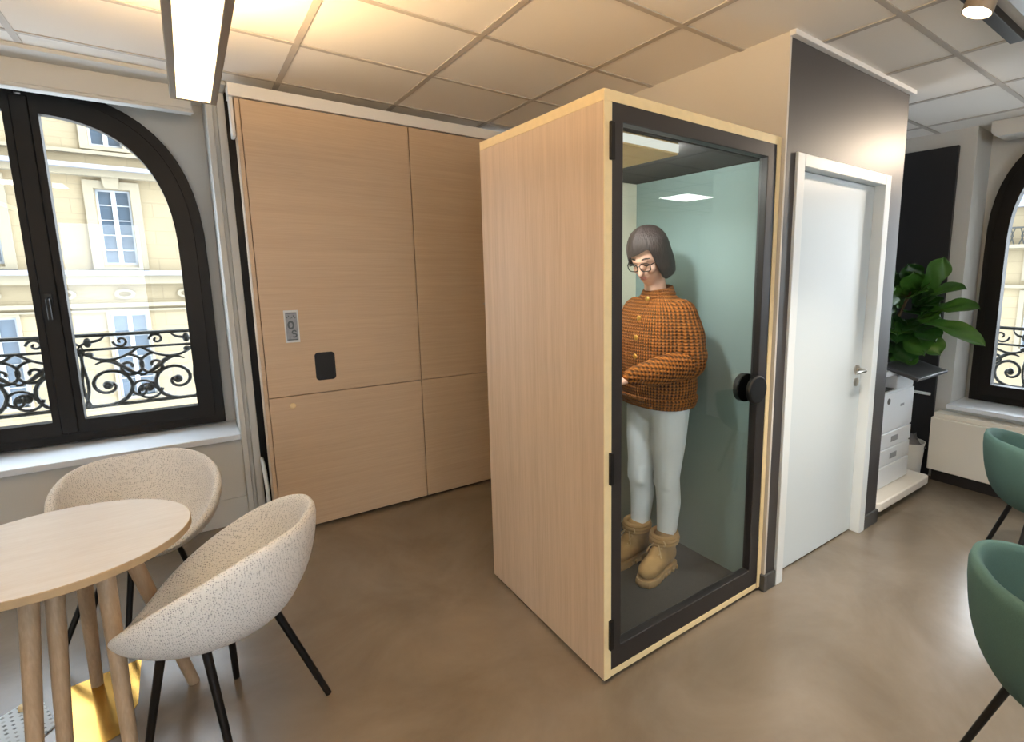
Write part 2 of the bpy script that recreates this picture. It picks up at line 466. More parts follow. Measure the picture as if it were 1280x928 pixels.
# ------------------------------------------------------------------ room shell
HC = 2.567
XR = 4.37        # right wall
YW = 3.872       # window wall
YD = 1.39        # dark wall with the white door
XL, YB, XF = -2.3, -3.6, 7.2
struct(MB().box(XL-.1, XF+.1, YB-.1, YW+.5, -.1, 0).build('floor', M['floor']))
ce = struct(MB().box(XL-.1, XF+.1, YB-.1, YW+.5, HC, HC+.08).build('ceiling', M['tile']))
g = MB(); T = .605
xs = [1.083+T*i for i in range(-1, 11)]+[-.487, -1.092, -1.697]
ys = [2.2457+T*j for j in range(-10, 3)]
w = .013
for x in xs: g.box(x-w, x+w, YB, 3.6, HC-.004, HC+.002)
for y in ys: g.box(XL, XF, y-w, y+w, HC-.0045, HC+.002)
struct(g.build('ceiling_grid', M['grid'], ce, smooth=False))
struct(MB().box(XL, .255, 3.62, 3.80, HC-.02, HC+.001).build('trim_1', M['wall'], bevel=.004))

def sup(t, n):
    c, s = math.cos(t), math.sin(t)
    return (math.copysign(abs(c)**(2/n), c), math.copysign(abs(s)**(2/n), s))

def arch(cx, hw, zb, zs, zt, n, x0=None, x1=None, k=26):
    """outline of an arched opening, clipped to x0..x1; fixed point count"""
    lo = -hw if x0 is None else x0-cx; hi = hw if x1 is None else x1-cx
    pts = [(cx+lo, zb), (cx+hi, zb)]
    def zt_at(d):
        q = min(1, abs(d)/hw); return zs+(zt-zs)*max(0, 1-q**n)**(1/n)
    ta = 0 if hi >= hw-1e-6 else None
    ds = []
    for i in range(k+1):
        th = PI*i/k
        ds.append(sup(th, n)[0]*hw)
    # resample between hi and lo with density near the haunches
    a = [(hi+lo)/2+(hi-lo)/2*math.cos(PI*i/k) for i in range(k+1)]
    b = [min(hi, max(lo, d)) for d in ds]
    for i in range(k+1):
        d = a[i] if (abs(hi-hw) > 1e-6 or abs(lo+hw) > 1e-6) else b[i]
        pts.append((cx+d, zt_at(d)))
    return pts

def rect_like(outline, x0, x1, z0, z1):
    """project an outline outwards on to a rectangle (same point count)"""
    cx = (x0+x1)/2; cz = (z0+z1)/2; out = []
    for (x, z) in outline:
        dx, dz = x-cx, z-cz
        t = min((x1-cx)/abs(dx) if abs(dx) > 1e-9 else 1e9, (z1-cz)/abs(dz) if abs(dz) > 1e-9 else 1e9)
        out.append((cx+dx*t, cz+dz*t))
    for c_ in ((x0, z0), (x1, z0), (x1, z1), (x0, z1)):      # keep the four corners square
        i = min(range(len(out)), key=lambda q: (out[q][0]-c_[0])**2+(out[q][1]-c_[1])**2); out[i] = c_
    return out

def arched_window(name, cx, hw, zb, zs, zt, n, fn, depth, handle=True, mull=.065):
    """fn(a, z, d) -> world; d grows towards the room"""
    root = sroot(name, fn(cx, zb, 0))
    A = lambda ins, x0=None, x1=None, zi=None: arch(cx, hw-ins, zb+(ins if zi is None else zi), zs, zt-ins, n, x0, x1)
    MB().ring(A(0), A(.055), fn, 0, depth).build('frame', M['frame'], root, bevel=.003)
    for sgn in (1, -1):
        lo, hi = ((cx+.012, cx+hw-.05) if sgn > 0 else (cx-hw+.05, cx-.012))
        lo2, hi2 = ((cx+mull, cx+hw-.135) if sgn > 0 else (cx-hw+.135, cx-mull))
        o = arch(cx, hw-.05, zb+.05, zs, zt-.05, n, lo, hi)
        i = arch(cx, hw-.135, zb+.13, zs, zt-.15, n, lo2, hi2)
        sash = struct(MB().ring(o, i, fn, .015, depth+.018).build('sash', M['frame'], root, bevel=.004))
        i2 = arch(cx, hw-.13, zb+.125, zs, zt-.145, n, lo2-.004, hi2+.004)
        struct(MB().prism(i2, fn, .034, .040).build('pane', M['win'], sash, smooth=False))
    b = MB().prism([(cx-.035, zb+.06), (cx+.035, zb+.06), (cx+.035, zt-.07), (cx-.035, zt-.07)], fn, depth+.014, depth+.03)
    b.build('meeting_stile', M['frame'], root, bevel=.006)
    if handle:
        hb = MB(); z = zb+.82
        hb.prism([(cx-.014, z-.03), (cx+.014, z-.03), (cx+.014, z+.03), (cx-.014, z+.03)], fn, depth+.03, depth+.045)
        hb.tube([fn(cx, z, depth+.045), fn(cx, z, depth+.075), fn(cx, z-.11, depth+.075)], .009)
        hb.build('handle', M['blackmetal'], root)
    return root

# --- left (window) wall, plane Y = YW; the window sits 17 cm back
YWIN = 4.26
fl = lambda a, z, d: (a, YWIN-d, z)
wl = MB()
wl.box(XL, -1.36, YW, YW+.5, 0, HC); wl.box(.165, 2.2, YW, YW+.5, 0, HC)
wl.box(-1.36, .165, YW, YW+.5, 0, .54)
WPAR = (-.600, .711, .590, 1.6, 2.535, 2.7)
wa = arch(*WPAR)
wl.ring(rect_like(wa, -1.36, .165, .54, HC+.02), wa, fl, -.11, .012)
struct(wl.build('wall_back', M['wall'], smooth=False))
arched_window('window_1', *WPAR, fl, .075)
struct(MB().box(-1.36, .165, 3.835, YWIN-.02, .541, .576).build('sill_1', M['sill'], bevel=.004))
struct(MB().box(XL, .172, YW-.014, YW, 0, .17).build('baseboard_back', M['wall'], bevel=.004))
# vertical jamb profile beside the wood panels
j = MB(); j.box(.166, .195, 3.80, YW+.1, 0, HC-.02); j.box(.195, .215, 3.83, YW+.1, 0, HC-.02); j.box(.215, .252, 3.79, YW+.1, 0, HC-.02)
struct(j.build('trim_2', M['wall'], bevel=.003))
struct(MB().box(.252, .33, 3.84, YW, 0, HC).build('gap_shade', M['blackmetal'], smooth=False))  # black strip standing in for the shade of the narrow gap
# roller blind cassette
t = thing('roller_blind', (-.6, 3.84, 2.43), 'long pale grey blind box above the arched window on the left', 'blind')
MB().box(-1.28, .105, 3.80, 3.95, 2.435, 2.562).build('cassette', M['wall'], t, bevel=.006)
MB().box(-1.28, .112, 3.795, 3.82, 2.418, 2.436).build('bottom_rail', M['wall'], t, bevel=.004)

# --- dark wall block with white door
bl = MB()
X0, X1 = 2.095, 3.256
Y2 = 3.62
D0, D1, DZ = 2.185, 3.07, 2.075
bl.box(X0, D0, YD, YD+.16, 0, HC, 1); bl.box(D1, X1, YD, YD+.16, 0, HC, 1); bl.box(D0, D1, YD, YD+.16, DZ, HC, 1)
bl.box(X0-.012, X0, YD, Y2, 0, HC, 0); bl.box(X0, X0+.1, YD+.16, Y2, 0, HC, 0); bl.box(X1-.1, X1, YD+.16, Y2+.4, 0, HC, 1)
struct(bl.build('wall_inner', [M['cream'], M['black']], smooth=False))
b = MB(); b.box(X0, 2.165, YD-.012, YD, 0, .085); b.box(3.09, X1+.01, YD-.012, YD, 0, .085); b.box(X0-.024, X0, YD-.012, YD+.05, 0, .085); b.box(X1, X1+.012, YD-.012, YD+.9, 0, .085)
struct(b.build('baseboard_inner', M['darkbase'], bevel=.002))
struct(MB().box(X0-.02, X1+.02, YD-.03, YD, HC-.022, HC).build('trim_4', M['track'], bevel=.002))
d = sroot('door_1', (2.6, YD, 0))
fr = MB()
fr.box(2.167, 2.225, YD-.014, YD+.10, 0, 2.09); fr.box(3.026, 3.088, YD-.014, YD+.10, 0, 2.09); fr.box(2.225, 3.026, YD-.014, YD+.10, 2.035, 2.09)
struct(fr.build('frame', M['white'], d, bevel=.003))
leaf = struct(MB().box(2.228, 3.023, YD+.045, YD+.085, .008, 2.032).build('leaf', M['white2'], d, bevel=.003))
h = MB(); hx = 2.965; hz = 1.01
h.lathe((hx, YD+.045, hz), [(.026, 0), (.026, .008), (.02, .011), (0, .011)], 24, axis=(0,-1,0))
h.tube([(hx, YD+.04, hz), (hx, YD-.005, hz), (hx-.012, YD-.014, hz), (hx-.12, YD-.014, hz)], .0095)
h.lathe((hx, YD+.045, hz-.075), [(.024, 0), (.024, .008), (.018, .011), (0, .011)], 24, axis=(0,-1,0))
struct(h.build('handle', M['steel'], leaf))
struct(MB().box(2.225, 3.026, YD+.09, YD+.12, 0, 2.06).build('door_stop', M['dark'], d, smooth=False))

# --- right wall, plane X = XR with window recess at X = 4.56
XWIN = 4.68
frr = lambda a, z, d: (XWIN-d, a, z)
wr = MB()
wr.box(XR, XR+.42, 1.39, YW+.3, 0, HC); wr.box(XR, XR+.42, -.9, -.14, 0, HC); wr.box(XR, XR+.42, -.14, 1.39, 0, .57)
WPAR2 = (.648, .702, .607, 1.70, 2.56, 2.7)
wa = arch(*WPAR2)
wr.ring(rect_like(wa, -.14, 1.39, .57, HC+.06), wa, frr, -.11, .012)
wr.box(XR+.3, XF, -.95, -.9, 0, HC)
struct(wr.build('wall_right', M['wall'], smooth=False))
arched_window('window_2', *WPAR2, frr, .075, handle=False)
sl = MB(); sl.box(4.285, XWIN-.02, -.14, 1.39, .571, .603)
struct(sl.build('sill_2', M['sill'], bevel=.004))
t = thing('radiator_cover', (4.27, .7, 0), 'cream boxed radiator cover under the arched window on the right', 'radiator cover')
MB().box(4.235, XR-.003, -.5, 1.465, .10, .50).build('casing', M['radiator'], t, bevel=.006)
MB().box(4.255, XR-.003, -.5, 1.455, .50, .535).build('top_ledge', M['radiator'], t, bevel=.004)
MB().box(4.30, XR-.003, -.5, 1.45, 0, .10).build('gap_plinth', M['blackpanel'], t, smooth=False)  # black block standing for the darkness under the raised casing
# blind housing with a rounded lower corner
pol = []
for i in range(9):
    a = PI/2*i/8; pol.append((1.295-.05+.05*math.cos(a), 2.462+.05-.05*math.sin(a)))
pol += [(-.1, 2.462), (-.1, HC-.003), (1.295, HC-.003)]
t = thing('blind_housing', (4.35, .7, 2.46), 'white blind housing with a rounded corner above the arched window on the right', 'blind')
MB().prism(pol, lambda a, z, d: (d, a, z), 4.30, 4.50).build('housing', M['wall'], t, bevel=.003)
# remaining shell behind the camera
wz = MB(); wz.box(XL-.1, XL, YB-.12, YW+.5, 0, HC)
struct(wz.build('wall_left', M['wall'], smooth=False))
wf = MB(); wf.box(XL, XF, YB-.12, YB, 0, .5); wf.box(XL, XF, YB-.12, YB, 2.4, HC)
FW = ((-1.7, -.5), (.1, 1.5))
for (a, b_) in ((XL, -1.7), (-.5, .1), (1.5, XF)): wf.box(a, b_, YB-.12, YB, .5, 2.4)
struct(wf.build('wall_front', M['wall'], smooth=False))
def plain_window(n_, a, b_, fn, z0=.5, z1=2.4):
    w_ = sroot('window_%d' % n_, fn((a+b_)/2, z0, 0))
    MB().ring([(a, z0), (b_, z0), (b_, z1), (a, z1)], [(a+.07, z0+.07), (b_-.07, z0+.07), (b_-.07, z1-.07), (a+.07, z1-.07)], fn, .02, .10).build('frame', M['frame'], w_, bevel=.003)
    struct(MB().prism([(a+.06, z0+.06), (b_-.06, z0+.06), (b_-.06, z1-.06), (a+.06, z1-.06)], fn, .058, .064).build('pane', M['win'], w_, smooth=False))
for n_, (a, b_) in enumerate(FW): plain_window(3+n_, a, b_, lambda x, z, d: (x, YB-d, z))
struct(MB().box(XF, XF+.1, YB, -.9, 0, HC).build('wall_far', M['wall'], smooth=False))

# unseen tall slab above the room, put in to shade the facade opposite
struct(MB().box(-30, 4.79, 2.9, YW+.5, HC+.3, 42).build('shade_wall', M['stone2'], smooth=False))
# ------------------------------------------------------------------ oak panel wall with fold-away doors
t = thing('panel_wall', (1.1, 3.5, 0), 'tall oak panelled cupboard wall split into four doors behind the booth', 'cupboard')
YP = 3.50
MB().box(.275, 2.08, YP+.024, YP+.12, .012, 2.462).build('carcass', M['oakwall'], t)
MB().box(.276, .296, YP-.004, YP+.024, .014, 2.462).build('edge_strip', M['oakwall'], t, bevel=.002)
xj, zj, gp = 1.168, .841, .0025
drs = []
for (a, b_, z0, z1) in ((.299, xj-gp, zj+gp, 2.46), (xj+gp, 2.078, zj+gp, 2.46), (.299, xj-gp, .02, zj-gp), (xj+gp, 2.078, .02, zj-gp)):
    drs.append(MB().box(a, b_, YP, YP+.022, z0, z1).build('door_panel', M['oakwall'], t, bevel=.0012))
# rounded black recessed pull
def rrect(cx, cz, w_, h_, r, k=6):
    p = []
    for (sx, sz, a0) in ((1,1,0), (-1,1,PI/2), (-1,-1,PI), (1,-1,1.5*PI)):
        for i in range(k+1):
            a = a0+PI/2*i/k; p.append((cx+sx*(w_/2-r)+r*math.cos(a), cz+sz*(h_/2-r)+r*math.sin(a)))
    return p
fy = lambda y: (lambda a, z, d: (a, y-d, z))
pl = MB().ring(rrect(.600, 1.000, .108, .168, .02), rrect(.600, 1.000, .092, .152, .014), fy(YP), 0, .004)
pl.prism(rrect(.600, 1.000, .096, .156, .014), fy(YP), .0003, .001)
tag(pl.build('recessed_pull', M['blackmetal'], drs[0], bevel=.001), 'black rounded pull plate')
lk = MB().lathe((.413, YP, .783), [(.016, 0), (.016, .003), (.012, .004), (.006, .003), (0, .003)], 24, axis=(0,-1,0))
lk.build('lock', M['oakedge'], drs[2])
MB().lathe((1.640, YP, 1.336), [(.009, 0), (.009, .004), (0, .005)], 16, axis=(0,-1,0)).build('lock', M['steel'], drs[1])
struct(MB().box(.252, 2.082, YP-.012, YP+.12, 2.466, 2.53).build('trim_5', M['track'], bevel=.002))
# bracket hanging in the dark gap
t = thing('mounting_bracket', (.268, 3.6, 2.3), 'small pale bracket in the dark gap at the top of the panel wall', 'bracket')
MB().box(.256, .272, 3.52, 3.62, 2.27, 2.50).build('plate', M['track'], t, bevel=.003)
t = thing('floor_pipe', (.25, 3.72, 0), 'short white bent pipe in the gap beside the panel wall', 'pipe')
MB().tube([(.258, 3.62, 0), (.258, 3.62, .26), (.256, 3.66, .36), (.255, 3.72, .40), (.255, 3.80, .41)], .011).build('tube', M['white'], t)
MB().box(.222, .25, 3.765, 3.789, .05, .11).build('clamp', M['steel'], t, bevel=.003)
# banknote-style print stuck on the oak wall
t = thing('note_poster', (.444, YP, 1.25), 'small upright grey-blue printed note stuck on the oak wall above the black pull', 'poster')
nx0, nx1, nz0, nz1 = .408, .480, 1.155, 1.341
MB().prism([(nx0, nz0), (nx1, nz0), (nx1, nz1), (nx0, nz1)], fy(YP), .0002, .0016).build('sheet', M['notepaper'], t, smooth=False)
MB().prism([(nx0+.007, nz0+.012), (nx1-.007, nz0+.012), (nx1-.007, nz1-.012), (nx0+.007, nz1-.012)], fy(YP), .0016, .0019).build('printed_field', M['noteprint'], t, smooth=False)
pm = MB(); cxp = (nx0+nx1)/2
ell = lambda cx, cz, a, b2, k=20: [(cx+a*math.cos(2*PI*i/k), cz+b2*math.sin(2*PI*i/k)) for i in range(k)]
pm.ring(ell(cxp-.004, 1.256, .017, .025), ell(cxp-.004, 1.256, .008, .014), fy(YP), .0019, .0023)
def arcstrip(cx, cz, r, a0, a1, w_, k=10):
    o = []; 
    for i in range(k+1):
        a = a0+(a1-a0)*i/k; o.append((cx+(r+w_)*math.cos(a), cz+(r+w_)*math.sin(a)))
    for i in range(k, -1, -1):
        a = a0+(a1-a0)*i/k; o.append((cx+(r-w_)*math.cos(a), cz+(r-w_)*math.sin(a)))
    return o
pm.prism(arcstrip(cxp+.010, 1.214, .010, .3, 1.55*PI*.99, .0035), fy(YP), .0019, .0023)
pm.prism(arcstrip(cxp+.010, 1.196, .010, -PI*.8, PI*.55, .0035), fy(YP), .0019, .0023)
pm.box(nx0+.012, nx1-.012, YP-.0023, YP-.0019, 1.322, 1.328); pm.box(nx0+.012, nx1-.012, YP-.0023, YP-.0019, 1.168, 1.174)
for i in range(6): 
    a = nx0+.014+i*.008; pm.box(a, a+.004, YP-.0023, YP-.0019, 1.296+.006*math.sin(i*2), 1.306+.006*math.sin(i*2))
pm.build('print', M['ink'], t, smooth=False)

# ------------------------------------------------------------------ phone booth
PX0, PX1, PY0, PY1, PH, PZ = 1.0965, 2.078, 1.4056, 2.3307, 2.1433, .018
t = booth = thing('phone_booth', ((PX0+PX1)/2, (PY0+PY1)/2, 0), 'tall oak office phone booth with a black framed glass door', 'phone booth')
wt = .033
MB().box(PX0+.03, PX1-.03, PY0+.03, PY1-.03, 0, PZ+.005).build('gap_plinth', M['blackmetal'], t, smooth=False)
MB().box(PX0, PX0+wt, PY0+.004, PY1, PZ, PH-.036).build('side_panel', M['oakside'], t, bevel=.001)
MB().box(PX0, PX0+wt, PY0, PY0+.004, PZ, PH-.036).build('edge_strip', M['oakedge'], t, bevel=.0005)
MB().box(PX1-wt, PX1, PY0+.004, PY1, PZ, PH-.036).build('side_panel', M['oakside'], t, bevel=.001)
MB().box(PX1-.028, PX1, PY0, PY0+.004, PZ, PH-.036).build('edge_strip', M['oakedge'], t, bevel=.0005)
MB().box(PX0, PX1, PY0, PY1, PH-.0355, PH).build('roof_panel', M['oakedge'], t, bevel=.001)
MB().box(PX0+wt, PX1-wt, PY1-.03, PY1, PZ, PH-.036).build('back_panel', M['feltback'], t)
MB().box(PX0+wt, PX1-wt, PY0+.002, PY1-.03, PZ, .045).build('base_panel', M['oakedge'], t, bevel=.001)
MB().box(PX0+wt, PX1-wt, PY0+.055, PY1-.03, .045, .052).build('carpet', M['carpet'], t)
MB().box(PX0+wt, PX0+wt+.018, PY0+.06, PY1-.03, .052, 2.05).build('lining_panel', M['feltback'], t)
MB().box(PX1-wt-.018, PX1-wt, PY0+.06, PY1-.03, .052, 2.05).build('lining_panel', M['felt'], t)
MB().box(PX0+wt, PX1-wt, PY0+.06, PY1-.03, 2.05, PH-.036).build('ceiling_lining', M['dark'], t)
lp = MB().box(PX0+wt+.02, 1.512, 1.478, 1.815, 2.004, 2.049).build('light_panel', M['oakshelf'], t, bevel=.002)
MB().box(PX0+wt+.02, 1.512, 1.4745, 1.478, 2.012, 2.042).build('led_strip', M['ledstrip'], lp, smooth=False)
sd_ = MB(); sd_.box(1.512, 1.5145, 1.50, 1.80, 2.014, 2.04); sd_.box(1.17, 1.49, 1.815, 1.8175, 2.014, 2.04)
sd_.build('led_strip', M['ledfill'], lp, smooth=False)  # hidden glowing strips added to brighten the booth inside
MB().lathe((1.27, 1.66, 1.998), [(.05, .006), (.05, 0), (.044, 0), (.044, .003), (0, .003)], 28).build('fill_downlight', M['steel'], lp)  # hidden downlight added to light the person
MB().lathe((1.27, 1.66, 1.9995), [(0, 0), (.042, 0)], 28).build('fill_downlight_lens', M['spoton'], lp)
# shelf with rounded corner
sx0, sx1, sy0, sy1 = PX0+wt+.018, 1.505, 1.74, 2.29
pol = [(sx0, sy1), (sx0, sy0)]+[(sx1-.11+.11*math.sin(PI/2*i/8), sy0+.11-.11*math.cos(PI/2*i/8)) for i in range(9)]+[(sx1, sy1)]
MB().prism(pol, lambda a, b2, d: (a, b2, d), 1.012, 1.046).build('shelf', M['oakshelf'], t, bevel=.003)
# door: black profile frame, pane, hinges, knob
FX0, FX1, FZ0, FZ1 = 1.126, 2.048, .049, 2.112
dr = MB()
fyd = lambda a, z, d: (a, PY0+d, z)
o = [(FX0, FZ0), (FX1, FZ0), (FX1, FZ1), (FX0, FZ1)]; i_ = [(FX0+.052, FZ0+.085), (FX1-.062, FZ0+.085), (FX1-.062, FZ1-.062), (FX0+.052, FZ1-.062)]
dr.ring(o, i_, fyd, .001, .045)
door = dr.build('door', M['doorblack'], t, bevel=.003)
k = MB(); oo = [(FX0-.003, FZ0-.004), (FX1+.003, FZ0-.004), (FX1+.003, FZ1+.004), (FX0-.003, FZ1+.004)]; k.ring(oo, [(FX0, FZ0), (FX1, FZ0), (FX1, FZ1), (FX0, FZ1)], fyd, .004, .05)
k.build('seal', M['blackmetal'], door, smooth=False)
i2 = [(a+dx, z+dz) for (a, z), (dx, dz) in zip(i_, ((-.01,-.01),(.01,-.01),(.01,.01),(-.01,.01)))]
MB().prism(i2, fyd, .018, .026).build('pane', M['boothglass'], door, smooth=False)
for z in (1.985, .20, .86):
    MB().box(FX0-.009, FX0+.010, PY0-.012, PY0+.004, z-.06, z+.06).build('hinge', M['blackmetal'], door, bevel=.002)
kb = MB(); kx, kz = 1.965, 1.035
kb.lathe((kx, PY0+.001, kz), [(.066, 0), (.066, .016), (.060, .022), (0, .022)], 36, axis=(0,-1,0))
kb.lathe((kx, PY0+.045, kz), [(.066, 0), (.066, .03), (.058, .036), (0, .036)], 36, axis=(0,1,0))
kb.build('handle', M['blackmetal'], door, bevel=.002)

# ------------------------------------------------------------------ round table
TC = (-.392, 2.205); TZ = .742; TR = .326
t = thing('round_table', (TC[0], TC[1], 0), 'small round pale wood table with splayed round wooden legs', 'table')
MB().lathe((TC[0], TC[1], 0), [(0, TZ-.026), (TR-.003, TZ-.026), (TR, TZ-.023), (TR, TZ-.002), (TR-.002, TZ-.0005)], 96).build('edge_band', M['ashedge'], t)
MB().lathe((TC[0], TC[1], 0), [(0, TZ-.001), (TR-.002, TZ-.001), (TR-.002, TZ), (0, TZ)], 96).build('tabletop', M['ashtop'], t)
MB().lathe((TC[0], TC[1]+.02, 0), [(.16, TZ-.045), (.16, TZ-.027)], 40).build('under_plate', M['blackmetal'], t)
for (f, h_) in (((-.124,2.40), (-.262,2.30)), ((-.412,2.61), (-.372,2.44)), ((-.270,2.02), (-.287,2.17)), ((-.488,2.08), (-.452,2.22)), ((-.430,2.12), (-.405,2.25))):
    MB().tube([(f[0], f[1], .0022 if f[1] > 2.5 else 0), (f[0]+(h_[0]-f[0])*.5, f[1]+(h_[1]-f[1])*.5, .36), (h_[0], h_[1], TZ-.0265)], [.0175, .021, .024], 24).build('leg', M['leg'], t)

# things lying on the floor beneath the table
fz = lambda a, b2, d: (a, b2, d)
o = MB().prism([(-.52, 2.655), (-.29, 2.69), (-.285, 2.40), (-.325, 2.265), (-.46, 2.20)], fz, 0, .002).build('gold_sheet', M['goldsheet'], smooth=False)
tag(o, 'glossy gold sheet lying on the floor under the round table', 'sheet')
t = thing('printed_sheet', (-.64, 2.5, 0), 'pale blue sheet with rows of dark print on the floor left of the table legs', 'sheet')
MB().prism([(-.74, 2.545), (-.575, 2.685), (-.50, 2.45), (-.60, 2.30), (-.76, 2.36)], fz, 0, .006).build('sheet', M['sheet'], t, smooth=False)
MB().lathe((-.60, 2.615, .006), [(.017, 0), (.017, .012), (.012, .017), (0, .017)], 24).build('stud', M['oakedge'], t)

# ------------------------------------------------------------------ shell chairs
def shell_mesh(kind):
    """bucket shell in local coordinates, front towards +X"""
    na, nt_ = 48, 9
    def sm(x): x = max(0, min(1, x)); return x*x*(3-2*x)
    def rim(a):
        q = abs(a)/PI
        if kind == 'white':
            h = .452+.298*sm((q-.07)/.76)**.70
            R = .262+.038*math.sin(PI*min(1, q*1.0))+.015*sm((q-.6)/.4)
        else:
            h = .62+.13*sm((q-.10)/.75)
            R = .275+.02*math.sin(PI*q)
        return R, h
    zb = .395; seat = .452; th = .036 if kind == 'white' else .045
    m = MB(); rings = []
    A = [-PI+2*PI*i/na for i in range(na)]
    ex = .62 if kind == 'white' else .45
    # outer from bottom centre to rim, then over the rim and down inside
    for i in range(1, nt_+1):
        th_ = PI/2*i/nt_; ring = []
        for a in A:
            R, h = rim(a)
            if kind == 'white':
                r = R*math.sin(th_)**ex; z = zb+(h-zb)*(1-math.cos(th_)**1.15)
            else:
                r = R*(.90+.10*(z_ := (1-max(0, math.cos(th_))**.62)))*math.sin(th_)**.52; z = zb+(h-zb)*z_
            ring.append((r*math.cos(a), r*math.sin(a), z))
        rings.append(ring)
    ring = []
    for a in A:
        R, h = rim(a); ring.append(((R-th*.5)*math.cos(a), (R-th*.5)*math.sin(a), h+.014))
    rings.append(ring)
    for i in range(nt_, 0, -1):
        th_ = PI/2*i/nt_; ring = []
        for a in A:
            R, h = rim(a); R -= th; h = max(h-.004, seat+.004)
            if kind == 'white':
                r = R*math.sin(th_)**ex; z = seat+(h-seat)*(1-math.cos(th_)**1.15)
            else:
                z_ = 1-max(0, math.cos(th_))**.62; r = R*(.90+.10*z_)*math.sin(th_)**.52; z = seat+(h-seat)*z_
            ring.append((r*math.cos(a), r*math.sin(a), z))
        rings.append(ring)
    m.loft(rings, cap=False)
    n = na; L = len(rings)
    vs0 = len(m.v); m.v += [V(0, 0, zb-.001), V(0, 0, seat-.002)]
    for k_ in range(n):
        k2 = (k_+1) % n
        m.f.append([k2, k_, vs0]); m.m.append(0)
        m.f.append([(L-1)*n+k_, (L-1)*n+k2, vs0+1]); m.m.append(0)
    return m

def chair(kind, name, loc, rz, label, cat, feet, group=None, proto=None, tops=None):
    if proto is None:
        t = thing(name, (loc[0], loc[1], 0), label, cat, group, rz)
        sm_ = shell_mesh(kind); Mx = ROOT[t.name]
        sm_.v = [Mx @ p for p in sm_.v]
        sm_.build('shell', M['boucle'] if kind == 'white' else M['green'], t, subsurf=1)
    else:
        t = proto.copy(); COL.objects.link(t); t.location = (loc[0], loc[1], 0); t.rotation_euler = (0, 0, rz)
        ROOT[t.name] = Matrix.Translation((loc[0], loc[1], 0)) @ Matrix.Rotation(rz, 4, 'Z')
        tag(t, label, cat, group)
        for ch in proto.children:
            if ch.name.startswith('shell'):
                c_ = ch.copy(); COL.objects.link(c_); c_.parent = t
    for n_, f in enumerate(feet):
        f = V(f[0], f[1], 0); c_ = V(loc[0], loc[1], 0)
        top = c_+(f-c_)*.46; top.z = .425
        if tops and tops[n_]: top = V(tops[n_][0], tops[n_][1], .43)
        MB().tube([(f.x, f.y, .004), tuple(top)], [.0105, .0125], 14).build('leg', M['blackmetal'], t)
    return t
def around(loc, r, degs): return [(loc[0]+r*math.cos(math.radians(a)), loc[1]+r*math.sin(math.radians(a))) for a in degs]
c1 = (-.005, 2.03)
w1 = chair('white', 'shell_chair', c1, math.radians(158), 'pale woven shell chair with black legs in front of the oak cupboard wall', 'chair',
           [(.267, 2.015), (.005, 2.325), (-.025, 1.83), (-.25, 1.99)], 'pale woven shell chairs', tops=[None, None, (-.062, 1.885), (-.165, 1.96)])
c2 = (-.245, 2.93)
chair('white', 'shell_chair', c2, math.radians(-84), 'pale woven shell chair behind the round table beneath the window', 'chair',
      [(-.08, 3.12), (-.50, 3.12), (-.565, 2.80), (-.345, 2.82)], 'pale woven shell chairs', proto=w1).scale = (.95, .95, .965)
g2 = (1.775, .19)
gch = chair('green', 'tub_chair', g2, math.radians(-55), 'green upholstered tub chair nearest the camera at the right edge', 'chair', around(g2, .275, (78, 168, 258, 348)), 'green tub chairs')
g1 = (3.20, .565)
chair('green', 'tub_chair', g1, math.radians(-55), 'green upholstered tub chair farther back by the radiator cover', 'chair', around(g1, .275, (78, 168, 258, 348)), 'green tub chairs', proto=gch)

# ------------------------------------------------------------------ pendant, spot track, ceiling panels
def pendant(lx0, ly0, ly1, label, lz=2.20):
    W = .141; lx1 = lx0+W; cx = (lx0+lx1)/2; e = .0205
    t = thing('pendant_lamp', (cx, (ly0+ly1)/2, lz), label, 'lamp', 'long pendant lamps')
    hs = MB()
    hs.box(lx0, lx0+e, ly0, ly1, lz, lz+.05); hs.box(lx1-e, lx1, ly0, ly1, lz, lz+.05); hs.box(lx0+e, lx1-e, ly1-.016, ly1, lz, lz+.05); hs.box(lx0+e, lx1-e, ly0, ly0+.016, lz, lz+.05); hs.box(lx0+e, lx1-e, ly0+.016, ly1-.016, lz+.026, lz+.04)
    hs.build('housing', M['lampgrey'], t, bevel=.002)
    MB().box(lx0+e, lx1-e, ly0+.016, ly1-.016, lz+.003, lz+.010).build('diffuser', M['lampon'], t, smooth=False)
    MB().box(lx0+.034, lx1-.034, ly0+.08, ly1-.10, lz+.042, lz+.060).build('uplight', M['lampup'], t, smooth=False)
    for y in (ly0+.4, ly1-.34):
        MB().tube([(cx, y, lz+.05), (cx, y, HC)], .0022, 6).build('suspension_wire', M['steel'], t)
        MB().box(cx-.036, cx+.036, y-.04, y+.04, HC-.012, HC).build('ceiling_rose', M['track'], t, bevel=.002)
pendant(.011, .6, 2.655, 'long lit pendant lamp hanging before the window and oak panels')
pendant(.62, -1.2, .78, 'added out-of-view pendant lamp between the camera and the booth side')  # unseen lamp added for more uplight on the ceiling
pendant(-1.4, -1.2, 1.08, 'added out-of-view pendant lamp towards the left wall')  # another unseen lamp, added for its uplight

